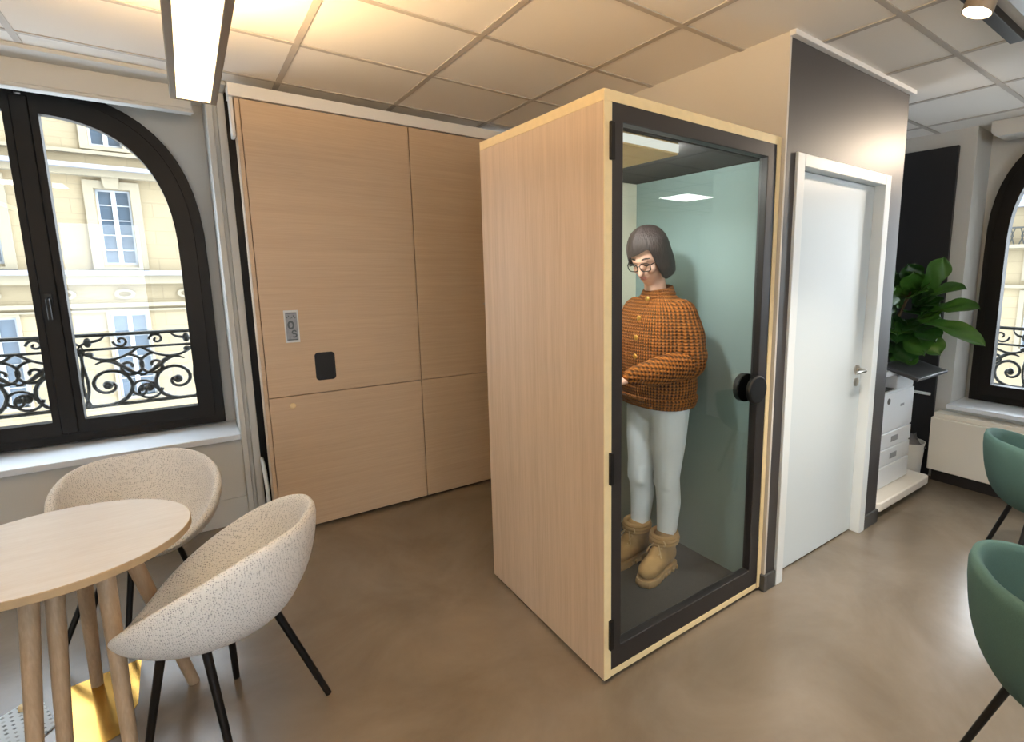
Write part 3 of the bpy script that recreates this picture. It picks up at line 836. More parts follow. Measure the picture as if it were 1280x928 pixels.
t = thing('track_light', (2.6, .8, HC), 'dark ceiling track with a lit round spotlight at top right', 'lamp')
MB().box(1.9, 2.86, .775, .825, HC-.034, HC).build('track', M['doorblack'], t, bevel=.002)
sp = V(2.27, .765, 2.47); ax = V(.42, .62, -.62).normalized(); ax = V(-.15, .25, -.95).normalized()
hd = MB().lathe(sp-ax*.0, [(.040, -.085), (.048, -.08), (.050, .0), (.046, .0), (.044, -.012)], 32, axis=tuple(ax))
hd = hd.build('spot_head', M['lampgrey'], t)
MB().lathe(sp, [(.044, -.012), (.044, -.006), (0, -.002)], 32, axis=tuple(ax)).build('lens', M['spoton'], hd)
MB().tube([sp-ax*.06, V(2.27, .80, HC-.03)], .008, 8).build('arm', M['doorblack'], t)
t2 = thing('ceiling_rail', (2.8, .65, HC), 'light grey ceiling profile beside the dark spotlight track', 'rail')
MB().box(2.2, 3.4, .66, .72, HC-.028, HC).build('profile', M['alu'], t2, bevel=.002)

def area(name, loc, size, sizey, energy, color, rot=(0,0,0), spread=None):
    l = bpy.data.lights.new(name, 'AREA'); l.shape = 'RECTANGLE'; l.size = size; l.size_y = sizey; l.energy = energy; l.color = color
    o = bpy.data.objects.new(name, l); COL.objects.link(o); o.location = loc; o.rotation_euler = rot
    if spread: l.spread = spread
    return o
PAN = [(5.35, -2.2, 'square lit ceiling panel near the far right corner behind the camera'), (2.9, -1.9, 'added fill-light ceiling panel behind the camera near the tub chairs'),
       (.5, -1.9, 'added fill-light ceiling panel directly behind the camera'), (-1.3, -.6, 'added fill-light ceiling panel by the left wall behind the camera')]  # all but the first are unseen panels added as fill light
for (x, y, lb) in PAN:
    t = thing('ceiling_panel', (x, y, HC-.01), lb, 'lamp', 'square lit ceiling panels')
    MB().ring([(x-.3, y-.3), (x+.3, y-.3), (x+.3, y+.3), (x-.3, y+.3)], [(x-.28, y-.28), (x+.28, y-.28), (x+.28, y+.28), (x-.28, y+.28)], fz, HC-.012, HC).build('frame', M['track'], t, smooth=False)
    MB().box(x-.28, x+.28, y-.28, y+.28, HC-.008, HC-.004).build('diffuser', M['ceilon'], t, smooth=False)

def spot(name, loc, tgt, energy, color, size, blend, rad=.04):
    l = bpy.data.lights.new(name, 'SPOT'); l.energy = energy; l.color = color; l.spot_size = size; l.spot_blend = blend; l.shadow_soft_size = rad
    o = bpy.data.objects.new(name, l); COL.objects.link(o); o.location = loc
    o.rotation_euler = (Vector(tgt)-Vector(loc)).to_track_quat('-Z', 'Y').to_euler(); return o
spot('spot_beam', sp+V(0,.0,-.03), (2.55, .70, 0), 260, (1, .90, .76), 1.35, 1.0)
spot('booth_fill_beam', (1.27, 1.66, 1.985), (1.72, 1.86, .4), 48, (.97, 1, .99), 2.5, .6, .05)  # added fill beam on the person, from the hidden booth light
t = thing('ceiling_spot', (4.1, .76, HC), 'warm ceiling spotlight by the window on the right', 'lamp')
MB().lathe((4.1, .76, HC-.10), [(.045, 0), (.05, .005), (.05, .10), (0, .10)], 28).build('body', M['lampgrey'], t)
MB().lathe((4.1, .76, HC-.104), [(.044, 0), (.044, .003), (0, .003)], 28).build('lens', M['spoton'], t)
spot('spot_beam_right', (4.1, .77, HC-.115), (2.88, 1.39, 1.95), 115, (1, .80, .60), 1.2, .7, .05)

# ------------------------------------------------------------------ printer corner
t = thing('black_cupboard', (4.33, 1.9, 0), 'tall matt black cupboard front standing in the corner behind the plant', 'cupboard')
MB().box(4.335, 4.369, 1.49, 2.6, 0, 2.455).build('front', M['blackpanel'], t, bevel=.002)
MB().box(4.318, 4.335, 1.515, 1.64, .64, .66).build('handle', M['white'], t, bevel=.004)

t = thing('printer', (3.66, 1.7, 0), 'white office multifunction printer on a wide white base beside the dark wall', 'printer')
px0, px1, py0, py1 = 3.42, 3.955, 1.50, 1.98
rb = rrect((3.30+4.09)/2, (1.385+2.02)/2, 4.09-3.30, 2.02-1.385, .035)
MB().prism(rb, fz, .045, .105).build('base', M['paperwarm'], t, bevel=.008)
for (x, y) in ((3.36, 1.44), (4.03, 1.44), (3.36, 1.96), (4.03, 1.96)):
    MB().tube([(x-.015, y, .022), (x+.015, y, .022)], .022, 16).build('caster', M['blackmetal'], t)
MB().box(px0, px1, py0, py1, .105, .775).build('body', M['paper'], t, bevel=.008)
for (z0, z1) in ((.50, .77), (.385, .495), (.265, .38), (.11, .26)):
    dwr = MB().box(px0+.006, px1-.004, py0-.010, py0+.01, z0+.003, z1-.003).build('drawer', M['paper'], t, bevel=.004)
    if z1 < .5 and z0 > .2:
        MB().box(3.64, 3.74, py0-.013, py0-.009, z0+.035, z0+.075).build('grip', M['midgrey'], dwr, bevel=.003)
MB().lathe((3.56, py0-.010, .715), [(.021, 0), (.021, .002), (0, .002)], 24, axis=(0,-1,0)).build('emblem', M['greyplastic'], t)
MB().box(3.745, 3.80, py0-.012, py0-.009, .655, .672).build('emblem', M['midgrey'], t, bevel=.001)
# output cavity and upper housing
MB().box(px0, px1, py1-.12, py1, .775, .87).build('rear_housing', M['paper'], t, bevel=.005)
MB().box(3.69, px1, py0, py1-.12, .775, .87).build('side_housing', M['paper'], t, bevel=.006)
MB().box(px0+.005, 3.69, py0+.02, py1-.12, .776, .782).build('output_tray', M['blackmetal'], t, smooth=False)
MB().box(px0+.004, 3.688, py0+.10, py1-.115, .782, .868).build('cavity', M['blackmetal'], t, smooth=False)
MB().box(px0, px1, py0+.02, py1, .87, .91).build('scanner', M['paper'], t, bevel=.006)
MB().box(px0, 3.74, py0+.10, py1-.03, .91, 1.0).build('document_feeder', M['paper'], t, bevel=.015)
cp = MB(); pA = [(3.62, 1.35, .862), (4.12, 1.35, .862), (4.12, 1.60, .925), (3.62, 1.60, .925)]
nrm = V(0, -.063, .25).normalized()*.022
cp.add([V(*p) for p in pA]+[V(*p)+nrm for p in pA], [(3,2,1,0),(4,5,6,7),(0,1,5,4),(1,2,6,5),(2,3,7,6),(3,0,4,7)])
cpo = cp.build('control_panel', M['greyplastic'], t, bevel=.004)
sc_ = MB(); q = [V(*p)+nrm*1.03 for p in pA]; cc = sum(q, Vector())/4; q = [cc+(p-cc)*.86 for p in q]; sc_.add(q, [(0,1,2,3)])
sc_.build('screen', M['blackpanel'], cpo, smooth=False)

t = thing('waste_bin', (4.17, 1.60, 0), 'small white waste bin between the printer and the black cupboard', 'bin')
MB().lathe((4.205, 1.59, 0), [(.085, 0), (.088, .004), (.108, .285), (.112, .29), (.106, .29), (.085, .02), (0, .02)], 40).build('body', M['bin'], t)
bg = []
for k_ in range(6):
    zz = .24+.02*k_; rr_ = .10-.012*k_
    bg.append([(4.205+rr_*(1+.22*math.sin(3*a_+k_))*math.cos(a_), 1.59+rr_*(1+.22*math.cos(5*a_+k_*2))*math.sin(a_), zz+.018*math.sin(4*a_+k_)) for a_ in [2*PI*i/24 for i in range(24)]])
MB().loft(bg).build('bag', M['bag'], t)

# fiddle-leaf fig
t = thing('fiddle_leaf_fig', (4.08, 2.02, 0), 'large leafy green fiddle-leaf fig behind the printer', 'plant')
MB().lathe((4.12, 2.20, 0), [(.12, 0), (.15, .30), (.155, .31), (.14, .31), (.13, .28), (0, .28)], 36).build('pot', M['pot'], t)
MB().lathe((4.12, 2.20, .281), [(0, .0), (.128, .0)], 24).build('soil', M['soil'], t)
stem_pts = [(4.12, 2.20, .28), (4.10, 2.10, .6), (4.05, 1.93, .85), (4.03, 1.78, 1.05), (4.01, 1.66, 1.25), (3.99, 1.58, 1.45), (3.97, 1.52, 1.58)]
st = MB().tube(stem_pts, [.018, .017, .016, .014, .012, .010, .007], 10); st.tube([(4.05,1.93,.85), (4.0,1.82,1.1), (3.98,1.75,1.4)], [.012,.01,.007], 8); 
st.build('stem', M['stem'], t)
def leaf_mesh(base, tip, width, nrm_, droop):
    base = V(*base); tip = V(*tip); ax_ = tip-base; L = ax_.length; ax_.normalize()
    n_ = V(*nrm_); side = ax_.cross(n_).normalized(); n_ = side.cross(ax_).normalized()
    m = MB(); rows_ = 11; prof = [.10,.42,.62,.66,.68,.78,.92,1.0,.95,.72,.12]
    vs = []
    for i in range(rows_):
        u = i/(rows_-1); c_ = base+ax_*L*u - n_*(droop*L*u*u) + n_*(.06*L*math.sin(u*PI))
        for k_ in range(7):
            v_ = (k_-3)/3
            wv = .010*math.sin(u*13+k_*1.7)
            vs.append(c_+side*(v_*width*prof[i])+n_*(.16*width*abs(v_)**1.3*1.4+wv))
    fs = []
    for i in range(rows_-1):
        for k_ in range(6):
            a_ = i*7+k_; fs.append((a_, a_+1, a_+8, a_+7))
    m.add(vs, fs); return m
LV = [
 ((4.02,1.66,1.34),(3.84,1.62,1.46),.095,(-.8,-.45,.4),.10,0), ((4.02,1.70,1.20),(3.83,1.66,1.28),.10,(-.85,-.35,.4),.12,1), ((4.02,1.66,1.12),(3.82,1.58,1.16),.10,(-.8,-.35,.5),.15,0),
 ((4.02,1.70,1.06),(3.84,1.68,1.02),.095,(-.85,-.35,.4),.15,1), ((4.00,1.60,1.42),(3.86,1.52,1.56),.09,(-.75,-.5,.4),.08,0), ((4.02,1.62,1.00),(3.84,1.52,.92),.09,(-.85,-.4,.3),.12,0),
 ((4.00,1.54,1.30),(3.84,1.36,1.38),.09,(-.6,-.4,.7),.15,1), ((4.00,1.52,1.16),(3.85,1.36,1.14),.09,(-.7,-.4,.6),.2,1),  # base, tip, half width, normal, droop, dark
 ((3.97,1.50,1.42),(3.93,1.37,1.66),.080,(-.7,-.7,.1),.05,0), ((3.98,1.52,1.36),(3.90,1.25,1.50),.085,(-.45,-.35,.85),.18,0),
 ((3.98,1.48,1.28),(3.92,1.15,1.36),.085,(-.5,-.2,.8),.10,0), ((3.98,1.50,1.22),(3.90,1.10,1.18),.075,(-.6,-.3,.75),.25,0),
 ((4.00,1.55,1.45),(3.90,1.58,1.62),.080,(-.85,-.3,.3),.05,1), ((4.00,1.58,1.38),(3.86,1.44,1.46),.085,(-.7,-.5,.5),.10,0),
 ((4.00,1.58,1.28),(3.84,1.46,1.30),.090,(-.7,-.4,.6),.12,1), ((4.00,1.52,1.24),(3.88,1.36,1.28),.085,(-.75,-.4,.5),.15,0),
 ((4.02,1.62,1.22),(3.86,1.60,1.08),.085,(-.85,-.3,.3),.10,1), ((4.02,1.60,1.15),(3.86,1.42,1.02),.090,(-.85,-.35,.3),.10,0),
 ((4.02,1.62,1.10),(3.88,1.52,.94),.085,(-.9,-.3,.3),.08,1), ((4.02,1.70,1.40),(3.88,1.68,1.56),.080,(-.85,-.4,.3),.05,1),
 ((4.02,1.70,1.30),(3.88,1.66,1.38),.085,(-.85,-.4,.3),.10,1), ((4.03,1.74,1.15),(3.88,1.70,1.20),.085,(-.85,-.4,.3),.10,0),
 ((4.03,1.72,1.05),(3.88,1.66,1.00),.085,(-.85,-.4,.3),.10,1), ((4.00,1.50,1.15),(3.92,1.34,1.02),.075,(-.85,-.45,.25),.10,0),
 ((3.98,1.54,1.50),(3.88,1.50,1.56),.070,(-.5,-.3,.8),.10,0), ((4.05,1.80,1.10),(3.95,1.85,1.22),.08,(-.85,-.4,.3),.1,1),
 ((4.05,1.85,1.00),(3.92,1.80,.92),.08,(-.85,-.4,.3),.1,1), ((4.0,1.72,1.5),(3.92,1.78,1.64),.075,(-.85,-.4,.3),.05,1),
 ((3.99,1.56,1.34),(3.95,1.40,1.40),.085,(-.8,-.5,.35),.08,1), ((4.01,1.60,1.20),(3.93,1.50,1.16),.085,(-.9,-.35,.2),.05,1),
 ((4.02,1.66,1.16),(3.95,1.58,1.22),.085,(-.9,-.35,.2),.05,1), ((4.02,1.68,1.00),(3.95,1.56,.90),.085,(-.9,-.35,.2),.05,1)]
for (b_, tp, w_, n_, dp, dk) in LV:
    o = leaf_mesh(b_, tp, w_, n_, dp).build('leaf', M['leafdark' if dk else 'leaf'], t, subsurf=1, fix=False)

# ------------------------------------------------------------------ person in the booth
P = thing('person', (1.78, 1.86, .052), 'person in rust knit cardigan and white jeans standing inside the phone booth', 'person')
FWD = V(-1, 0, 0); LEFT = V(0, -1, 0)
ANK = [V(1.785, 1.775, .16), V(1.765, 1.955, .16)]; KNE = [V(1.790, 1.780, .545), V(1.760, 1.945, .53)]; HIP = [V(1.790, 1.775, .90), V(1.790, 1.945, .90)]
SHO = [V(1.790, 1.690, 1.385), V(1.785, 2.030, 1.385)]; ELB = [V(1.795, 1.650, 1.145), V(1.740, 2.075, 1.150)]; WRI = [V(1.505, 1.735, 1.098), V(1.485, 1.955, 1.092)]
NB = V(1.775, 1.86, 1.43); HC_ = V(1.715, 1.855, 1.635)
hf = V(-.81, -.28, -.50).normalized(); hl = V(.28, -.95, 0); hl = (hl-hf*hl.dot(hf)).normalized(); hu = hl.cross(hf)*-1
if hu.z < 0: hu = -hu
bd = MB()
E3 = lambda c_, f_, l_, u_: bd.ellipsoid(c_, (hf*f_, hl*l_, hu*u_))
E3(HC_+hu*.018, .098, .076, .104); E3(HC_+hf*.030-hu*.055, .064, .058, .066); E3(HC_+hf*.055-hu*.095, .030, .034, .024)
bd.capsule(HC_+hf*.092+hu*.002, HC_+hf*.112-hu*.034, .010, .014)
E3(HC_+hf*.088+hu*.022, .012, .045, .012); E3(HC_+hf*.060-hu*.028+hl*.034, .034, .024, .026); E3(HC_+hf*.060-hu*.028-hl*.034, .034, .024, .026)
E3(HC_+hf*.088-hu*.062, .012, .022, .012)
for s_ in (1, -1): E3(HC_+hl*.077*s_-hu*.012, .018, .010, .030)
bd.capsule(HC_-hf*.012-hu*.05, NB, .050, .056)
bd.ellipsoid(NB-V(0,0,.08), (FWD*.075, LEFT*.15, V(0,0,.075)))
bd.ellipsoid((1.785,1.86,1.22), (FWD*.09, LEFT*.14, V(0,0,.20))); bd.ellipsoid((1.79,1.86,.95), (FWD*.09, LEFT*.14, V(0,0,.16)))
for i in (0, 1):
    bd.capsule(SHO[i]+V(0, .03 if i == 0 else -.03, -.01), ELB[i], .042, .036); bd.capsule(ELB[i], WRI[i], .036, .026)
    bd.capsule(HIP[i], KNE[i], .065, .045); bd.capsule(KNE[i], ANK[i], .044, .032); bd.capsule(ANK[i], ANK[i]+FWD*.10-V(0,0,.06), .03, .025)
    # hand resting on the shelf: palm, four fingers, thumb
    tgt = [V(1.42, 1.790, 1.066), V(1.39, 1.915, 1.066)][i]
    hd_ = (tgt-WRI[i]); hd_.z = 0; hd_.normalize(); sd = V(-hd_.y, hd_.x, 0) * (1 if i == 0 else -1)   # towards the thumb
    pc = WRI[i]+hd_*.05-V(0,0,.018)
    bd.ellipsoid(pc, (hd_*.05, sd*.038, V(0,0,.015)))
    for k_, (off, ln) in enumerate(((.028, .068), (.010, .076), (-.009, .070), (-.027, .055))):
        p0 = pc+hd_*.035+sd*off; p1 = p0+hd_*ln*.5+sd*off*.25+V(0,0,.006); p2 = p1+hd_*ln*.42+sd*off*.15-V(0,0,.016)
        bd.capsule(p0, p1, .0088, .0082, 10); bd.capsule(p1, p2, .0082, .0068, 10)
    q0 = pc+sd*.026-hd_*.02; q1 = q0+sd*.030+hd_*.028; q2 = q1+sd*.006+hd_*.030-V(0,0,.006)
    bd.capsule(q0, q1, .012, .010, 10); bd.capsule(q1, q2, .010, .0075, 10)
bd.build('body', M['skin'], P, remesh=.0055, relax=3)
# lips, brows, lowered eyelids
fx = MB(); fx.ellipsoid(HC_+hf*.099-hu*.058, (hf*.005, hl*.020, hu*.0045)); fx.ellipsoid(HC_+hf*.098-hu*.067, (hf*.005, hl*.017, hu*.005)); fx.build('lips', M['lip'], P)
for s_ in (1, -1):
    MB().tube([HC_+hf*.094+hu*.031+hl*.016*s_, HC_+hf*.092+hu*.036+hl*.034*s_, HC_+hf*.080+hu*.030+hl*.052*s_], [.003,.0032,.002], 8).build('eyebrow', M['hair'], P)
    MB().tube([HC_+hf*.093+hu*.004+hl*.018*s_, HC_+hf*.093-hu*.001+hl*.033*s_, HC_+hf*.084+hu*.002+hl*.047*s_], [.002,.003,.002], 8).build('eyelash', M['hair'], P)
# glasses
gl = MB()
for s_ in (1, -1):
    c_ = HC_+hf*.112+hu*.000+hl*.033*s_; ring = []
    for i in range(24):
        a_ = 2*PI*i/24; q = sup(a_, 2.8); ring.append(c_+hl*(.026*q[0])+hu*(.020*q[1])-hf*(.006*abs(q[0]*s_*.5+.5)))
    gl.ring_tube(ring, .0024, 6)
    gl.tube([HC_+hf*.106+hu*.010+hl*.060*s_, HC_+hf*.05+hu*.008+hl*.079*s_, HC_-hf*.02+hu*.004+hl*.082*s_], .002, 6)
gl.tube([HC_+hf*.112+hu*.006+hl*.009, HC_+hf*.115+hu*.008, HC_+hf*.112+hu*.006-hl*.009], .002, 6)
gl.build('glasses', M['blackmetal'], P)
# bob haircut: closed shell of strands
na, nr = 56, 18; hr = []
def hair_pt(a_, u_, off):
    # a_: 0 at the back ... PI at the front ; u_: height along hu
    rf, rl = .119+off, .100+off
    top = .138+off
    q = math.sqrt(max(0, 1-(max(u_, 0)/top)**2.2))
    if u_ < 0: q = 1.0+.05*math.sin(min(1, -u_/.12)*PI*.6)-.10*max(0, (-u_-.08)/.06)
    wob = 1+.012*math.sin(a_*17)+.008*math.sin(a_*31+u_*40)
    return HC_+hu*(u_+.012)-hf*(rf*q*math.cos(a_)*wob-(-.012))+hl*(rl*q*math.sin(a_)*wob)
for layer in (0, 1):
    rows_ = []
    for i in range(nr+1):
        ring = []
        for k_ in range(na):
            a_ = 2*PI*k_/na; d_ = abs(((a_+PI) % (2*PI))-PI)      # 0 back, PI front
            x = max(0, min(1, (d_-2.12)/.40)); x = x*x*(3-2*x)
            part = .046+.030*math.sin(a_)                           # side parting
            far = max(0, -math.sin(a_))*max(0, min(1, (d_-1.1)/.8))
            low = (-.118-.012*math.cos(d_)+.085*far)*(1-x)+part*x
            tt = i/nr; u_ = .1375-(.1375-low)*(1-(1-tt)**1.6)
            ring.append(hair_pt(a_, u_, 0 if layer == 0 else -.016))
        rows_.append(ring)
    hr.append(rows_)
hm = MB(); hm.loft(hr[0]+hr[1][::-1], cap=True)
hm.build('hair', M['hair'], P, subsurf=1)
# jeans
jn = MB(); jn.ellipsoid((1.795, 1.86, .925), (FWD*.118, LEFT*.185, V(0,0,.12)))
jn.ellipsoid((1.835, 1.86, .90), (FWD*.09, LEFT*.165, V(0,0,.09)))
for i in (0, 1):
    jn.capsule(HIP[i]+V(0,0,-.02), HIP[i].lerp(KNE[i], .5), .100, .088); jn.capsule(HIP[i].lerp(KNE[i], .5), KNE[i], .088, .064)
    cf = KNE[i].lerp(ANK[i], .35)+V(.014, 0, 0); jn.capsule(KNE[i], cf, .064, .063); jn.capsule(cf, ANK[i]+V(0,0,.035), .063, .047)
    for zz in (-.03, .0, .03): jn.capsule(KNE[i]+V(-.026,-.028,zz), KNE[i]+V(-.026,.028,zz+.008), .034, .034, 10)
jn.build('jeans', M['jeans'], P, remesh=.009, relax=4)
# cardigan (origin on the body axis so the ribs run round it)
cg = MB()
def oval(cx, z, a_, b_, k_=28, e=2.4): 
    return [(cx-a_*sup(2*PI*i/k_, e)[0], 1.86-b_*sup(2*PI*i/k_, e)[1], z) for i in range(k_)]
cg.loft([oval(1.790,.925,.130,.195), oval(1.790,.955,.142,.205), oval(1.785,1.01,.158,.218), oval(1.780,1.12,.152,.212), oval(1.775,1.24,.148,.208), oval(1.780,1.33,.136,.205), oval(1.785,1.385,.115,.190), oval(1.788,1.425,.085,.140), oval(1.785,1.455,.066,.085)])
for i in (0, 1):
    cg.capsule(SHO[i]+V(0, .02 if i == 0 else -.02, -.025), SHO[i].lerp(ELB[i], .5)+V(.01,0,0), .080, .080); cg.capsule(SHO[i].lerp(ELB[i], .5)+V(.01,0,0), ELB[i], .080, .078)
    fa = (WRI[i]-ELB[i]).normalized()
    slv = MB(); slv.capsule(ELB[i]+V(.012,0,.03), ELB[i]+fa*.03, .076, .074); slv.capsule(ELB[i]+fa*.02, ELB[i].lerp(WRI[i], .62)+V(0,0,-.006), .075, .066); slv.capsule(ELB[i].lerp(WRI[i], .62)+V(0,0,-.006), WRI[i]-fa*.03, .064, .048); slv.capsule(WRI[i]-fa*.035, WRI[i]-fa*.002, .040, .040)
    slv.build('sleeve', M['knit2'], P, remesh=.008, relax=5)
cd_ = cg.build('cardigan', M['knit'], P, remesh=.010, relax=5)
cl = MB(); 
for z_, r_ in ((1.452, .074), (1.466, .068), (1.478, .063)):
    cl.ring_tube([(1.782-r_*math.cos(2*PI*i/28), 1.86-r_*1.12*math.sin(2*PI*i/28), z_-.014*math.cos(2*PI*i/28)) for i in range(28)], .010, 8)
cl.build('collar', M['knit'], P)
wb = MB()
for z_, a_, b_ in ((.925,.135,.200), (.942,.141,.206), (.959,.147,.210)): wb.ring_tube([V(*p) for p in oval(1.79, z_, a_, b_, 36)], .011, 8)
wb.build('hem_band', M['knit'], P)
for z_, xx in ((1.435, 1.700), (1.345, 1.648), (1.255, 1.630), (1.165, 1.626)):
    MB().ellipsoid((xx, 1.845, z_), (V(-.008,0,0), V(0,.013,0), V(0,0,.013))).build('button', M['gold'], P)
pk = MB(); pk.tube([(1.715,1.842,1.435), (1.662,1.84,1.36), (1.638,1.84,1.25), (1.630,1.84,1.12), (1.636,1.84,1.0), (1.648,1.84,.945)], .010, 8); pk.build('button_band', M['knit'], P)
# boots
for i in (0, 1):
    a_ = ANK[i]; toe_dir = [V(-.975, -.22, 0).normalized(), V(-1, -.06, 0).normalized()][i]; sd = V(-toe_dir.y, toe_dir.x, 0)
    heel = V(a_.x, a_.y, .052)-toe_dir*.060
    pt = lambda f_, s_, z_: heel+toe_dir*f_+sd*s_+V(0,0,z_)
    bt = MB(); bt.capsule(pt(.078,0,.10), pt(.074,0,.165), .058, .062); bt.ellipsoid(pt(.065,0,.085), (toe_dir*.075, sd*.050, V(0,0,.06)))
    bt.ellipsoid(pt(.165,0,.072), (toe_dir*.110, sd*.053, V(0,0,.055))); bt.ellipsoid(pt(.205,0,.066), (toe_dir*.072, sd*.052, V(0,0,.045))); bt.ellipsoid(pt(.125,0,.105), (toe_dir*.07, sd*.045, V(0,0,.06)))
    boot = bt.build('boot', M['boot'], P, remesh=.007, relax=4)
    so = []
    prof = [(0,.030),(.02,.044),(.08,.047),(.14,.048),(.19,.056),(.235,.055),(.268,.040),(.283,.0)]
    out = [(f_, s_) for f_, s_ in prof]+[(f_, -s_) for f_, s_ in prof[-2::-1]]
    sl_ = MB()
    rings = []
    for z_, g_ in ((0, .97), (.006, 1.0), (.026, 1.0), (.034, .97)): rings.append([pt(.14+(f_-.14)*g_, s_*g_, z_) for f_, s_ in out])
    sl_.loft(rings)
    for k_ in range(7):
        for s_ in (.050, -.050): sl_.ellipsoid(pt(.03+.034*k_, s_, .012), (toe_dir*.010, sd*.006, V(0,0,.012)), 8, 6)
    sl_.build('sole', M['bootsole'], boot)
    cf = MB()
    for z_, r_ in ((.168,.066), (.186,.068), (.201,.064)): cf.ring_tube([pt(.079+r_*math.cos(2*PI*k_/24), r_*math.sin(2*PI*k_/24), z_) for k_ in range(24)], .012, 8)
    cf.build('cuff', M['boot'], boot)
    lc = MB()
    for k_ in range(4):
        f_, z_ = .188-.022*k_, .118+.020*k_
        lc.tube([pt(f_, -.030, z_-.008), pt(f_-.006, 0, z_+.012), pt(f_-.012, .030, z_)], .0035, 6); lc.tube([pt(f_, .030, z_-.008), pt(f_-.006, 0, z_+.013), pt(f_-.012, -.030, z_)], .0035, 6)
    for s_ in (1, -1):
        c_ = pt(.138, .028*s_, .182); lc.ring_tube([c_+sd*(.026*math.cos(2*PI*k_/14))+V(0,0,.014*math.sin(2*PI*k_/14))+toe_dir*.012*math.cos(2*PI*k_/14) for k_ in range(14)], .0033, 6)
        lc.tube([pt(.143, .005*s_, .182), pt(.165, .03*s_, .155), pt(.172, .045*s_, .12)], .0033, 6)
    lc.build('laces', M['lace'], boot)

# ------------------------------------------------------------------ outside: balconies and the buildings over the street
def spiral(c_, r0, turns, a0, sgn, fn, k_=26, shrink=.12):
    p = []
    for i in range(k_+1):
        u = i/k_; a_ = a0+sgn*2*PI*turns*u; r_ = r0*(1-u*(1-shrink)); p.append(fn(c_[0]+r_*math.cos(a_), c_[1]+r_*math.sin(a_)))
    return p
def railing(name, label, fn, a0, a1, zt, zm, zb_, step, ph=0):
    t = thing(name, fn((a0+a1)/2, zb_), label, 'railing', 'wrought iron balcony railings')
    MB().tube([fn(a0, zt), fn(a1, zt)], .013, 8).build('rail', M['iron'], t); MB().tube([fn(a0, zm), fn(a1, zm)], .009, 8).build('rail', M['iron'], t); MB().tube([fn(a0, zb_), fn(a1, zb_)], .012, 8).build('rail', M['iron'], t)
    n_ = int((a1-a0)/step); H = zm-zb_
    for i in range(n_):
        x = a0+ph+step*(i+.5); m_ = MB(); sg = 1 if i % 2 else -1
        cv = lambda pts, k_=10: [fn(*[sum(math.comb(len(pts)-1, q)*(1-u)**(len(pts)-1-q)*u**q*pts[q][d_] for q in range(len(pts))) for d_ in (0, 1)]) for u in [i_/k_ for i_ in range(k_+1)]]
        m_.tube(spiral((x-.03*sg, zb_+H*.36), H*.36, 1.4, -PI/2, sg, fn), [.013*(1-.35*q/26) for q in range(27)], 8)
        m_.tube(spiral((x+.075*sg, zb_+H*.66), H*.22, 1.3, PI/2, -sg, fn), .010, 8)
        m_.tube(spiral((x+.12*sg, zb_+H*.22), H*.20, 1.2, 0, sg, fn), .009, 8)
        m_.tube(cv([(x-.15*sg, zm), (x-.10*sg, zb_+H*.8), (x-.19*sg, zb_+H*.45), (x-.12*sg, zb_)]), .009, 8)
        m_.tube(cv([(x-.14*sg, zb_+H*.98), (x-.02*sg, zb_+H*.62), (x+.13*sg, zb_+H*1.0)]), .009, 8)
        m_.tube(cv([(x-.08*sg, zb_+H*.74), (x+.02*sg, zb_+H*.92), (x+.04*sg, zb_+H*.55), (x+.15*sg, zb_+H*.48)]), [.005+.010*math.sin(PI*q/10) for q in range(11)], 8)
        m_.tube(spiral((x+.05*sg, (zt+zm)/2), (zt-zm)*.42, 1.2, PI, sg, fn), .008, 8)
        m_.tube(cv([(x-.15*sg, zm), (x-.12*sg, zt-.01), (x-.05*sg, zm+.02), (x-.02*sg, zt)]), [.004+.006*math.sin(PI*q/10) for q in range(11)], 8)
        m_.ellipsoid(fn(x-.10*sg, (zt+zm)/2), (V(.020,0,0), V(0,.020,0), V(0,0,.030)), 10, 8)
        m_.ellipsoid(fn(x-.10*sg, zm-.03), (V(.022,0,0), V(0,.022,0), V(0,0,.018)), 10, 8)
        m_.ellipsoid(fn(x-.035*sg, zb_+H*.36), (V(.026,0,0), V(0,.026,0), V(0,0,.028)), 10, 8)
        m_.ellipsoid(fn(x+.12*sg, zb_+H*.24), (V(.018,0,0), V(0,.018,0), V(0,0,.020)), 10, 8)
        m_.build('scroll', M['iron'], t)
    return t
railing('balcony_railing', 'black wrought iron scrollwork railing outside the arched window on the left', lambda a_, z_: (a_, 4.48, z_), -1.36, .36, 1.172, 1.083, .728, .27)
railing('balcony_railing', 'black wrought iron scrollwork railing outside the arched window on the right', lambda a_, z_: (4.98, a_, z_), -.2, 1.5, 1.135, 1.005, .68, .26)
st_ = struct(MB().box(-1.4, .4, 4.39, 4.62, .50, .60).build('balcony_1', M['stone2'], smooth=False))
st_ = struct(MB().box(4.81, 5.15, -.3, 1.6, .45, .56).build('balcony_2', M['stone2'], smooth=False))

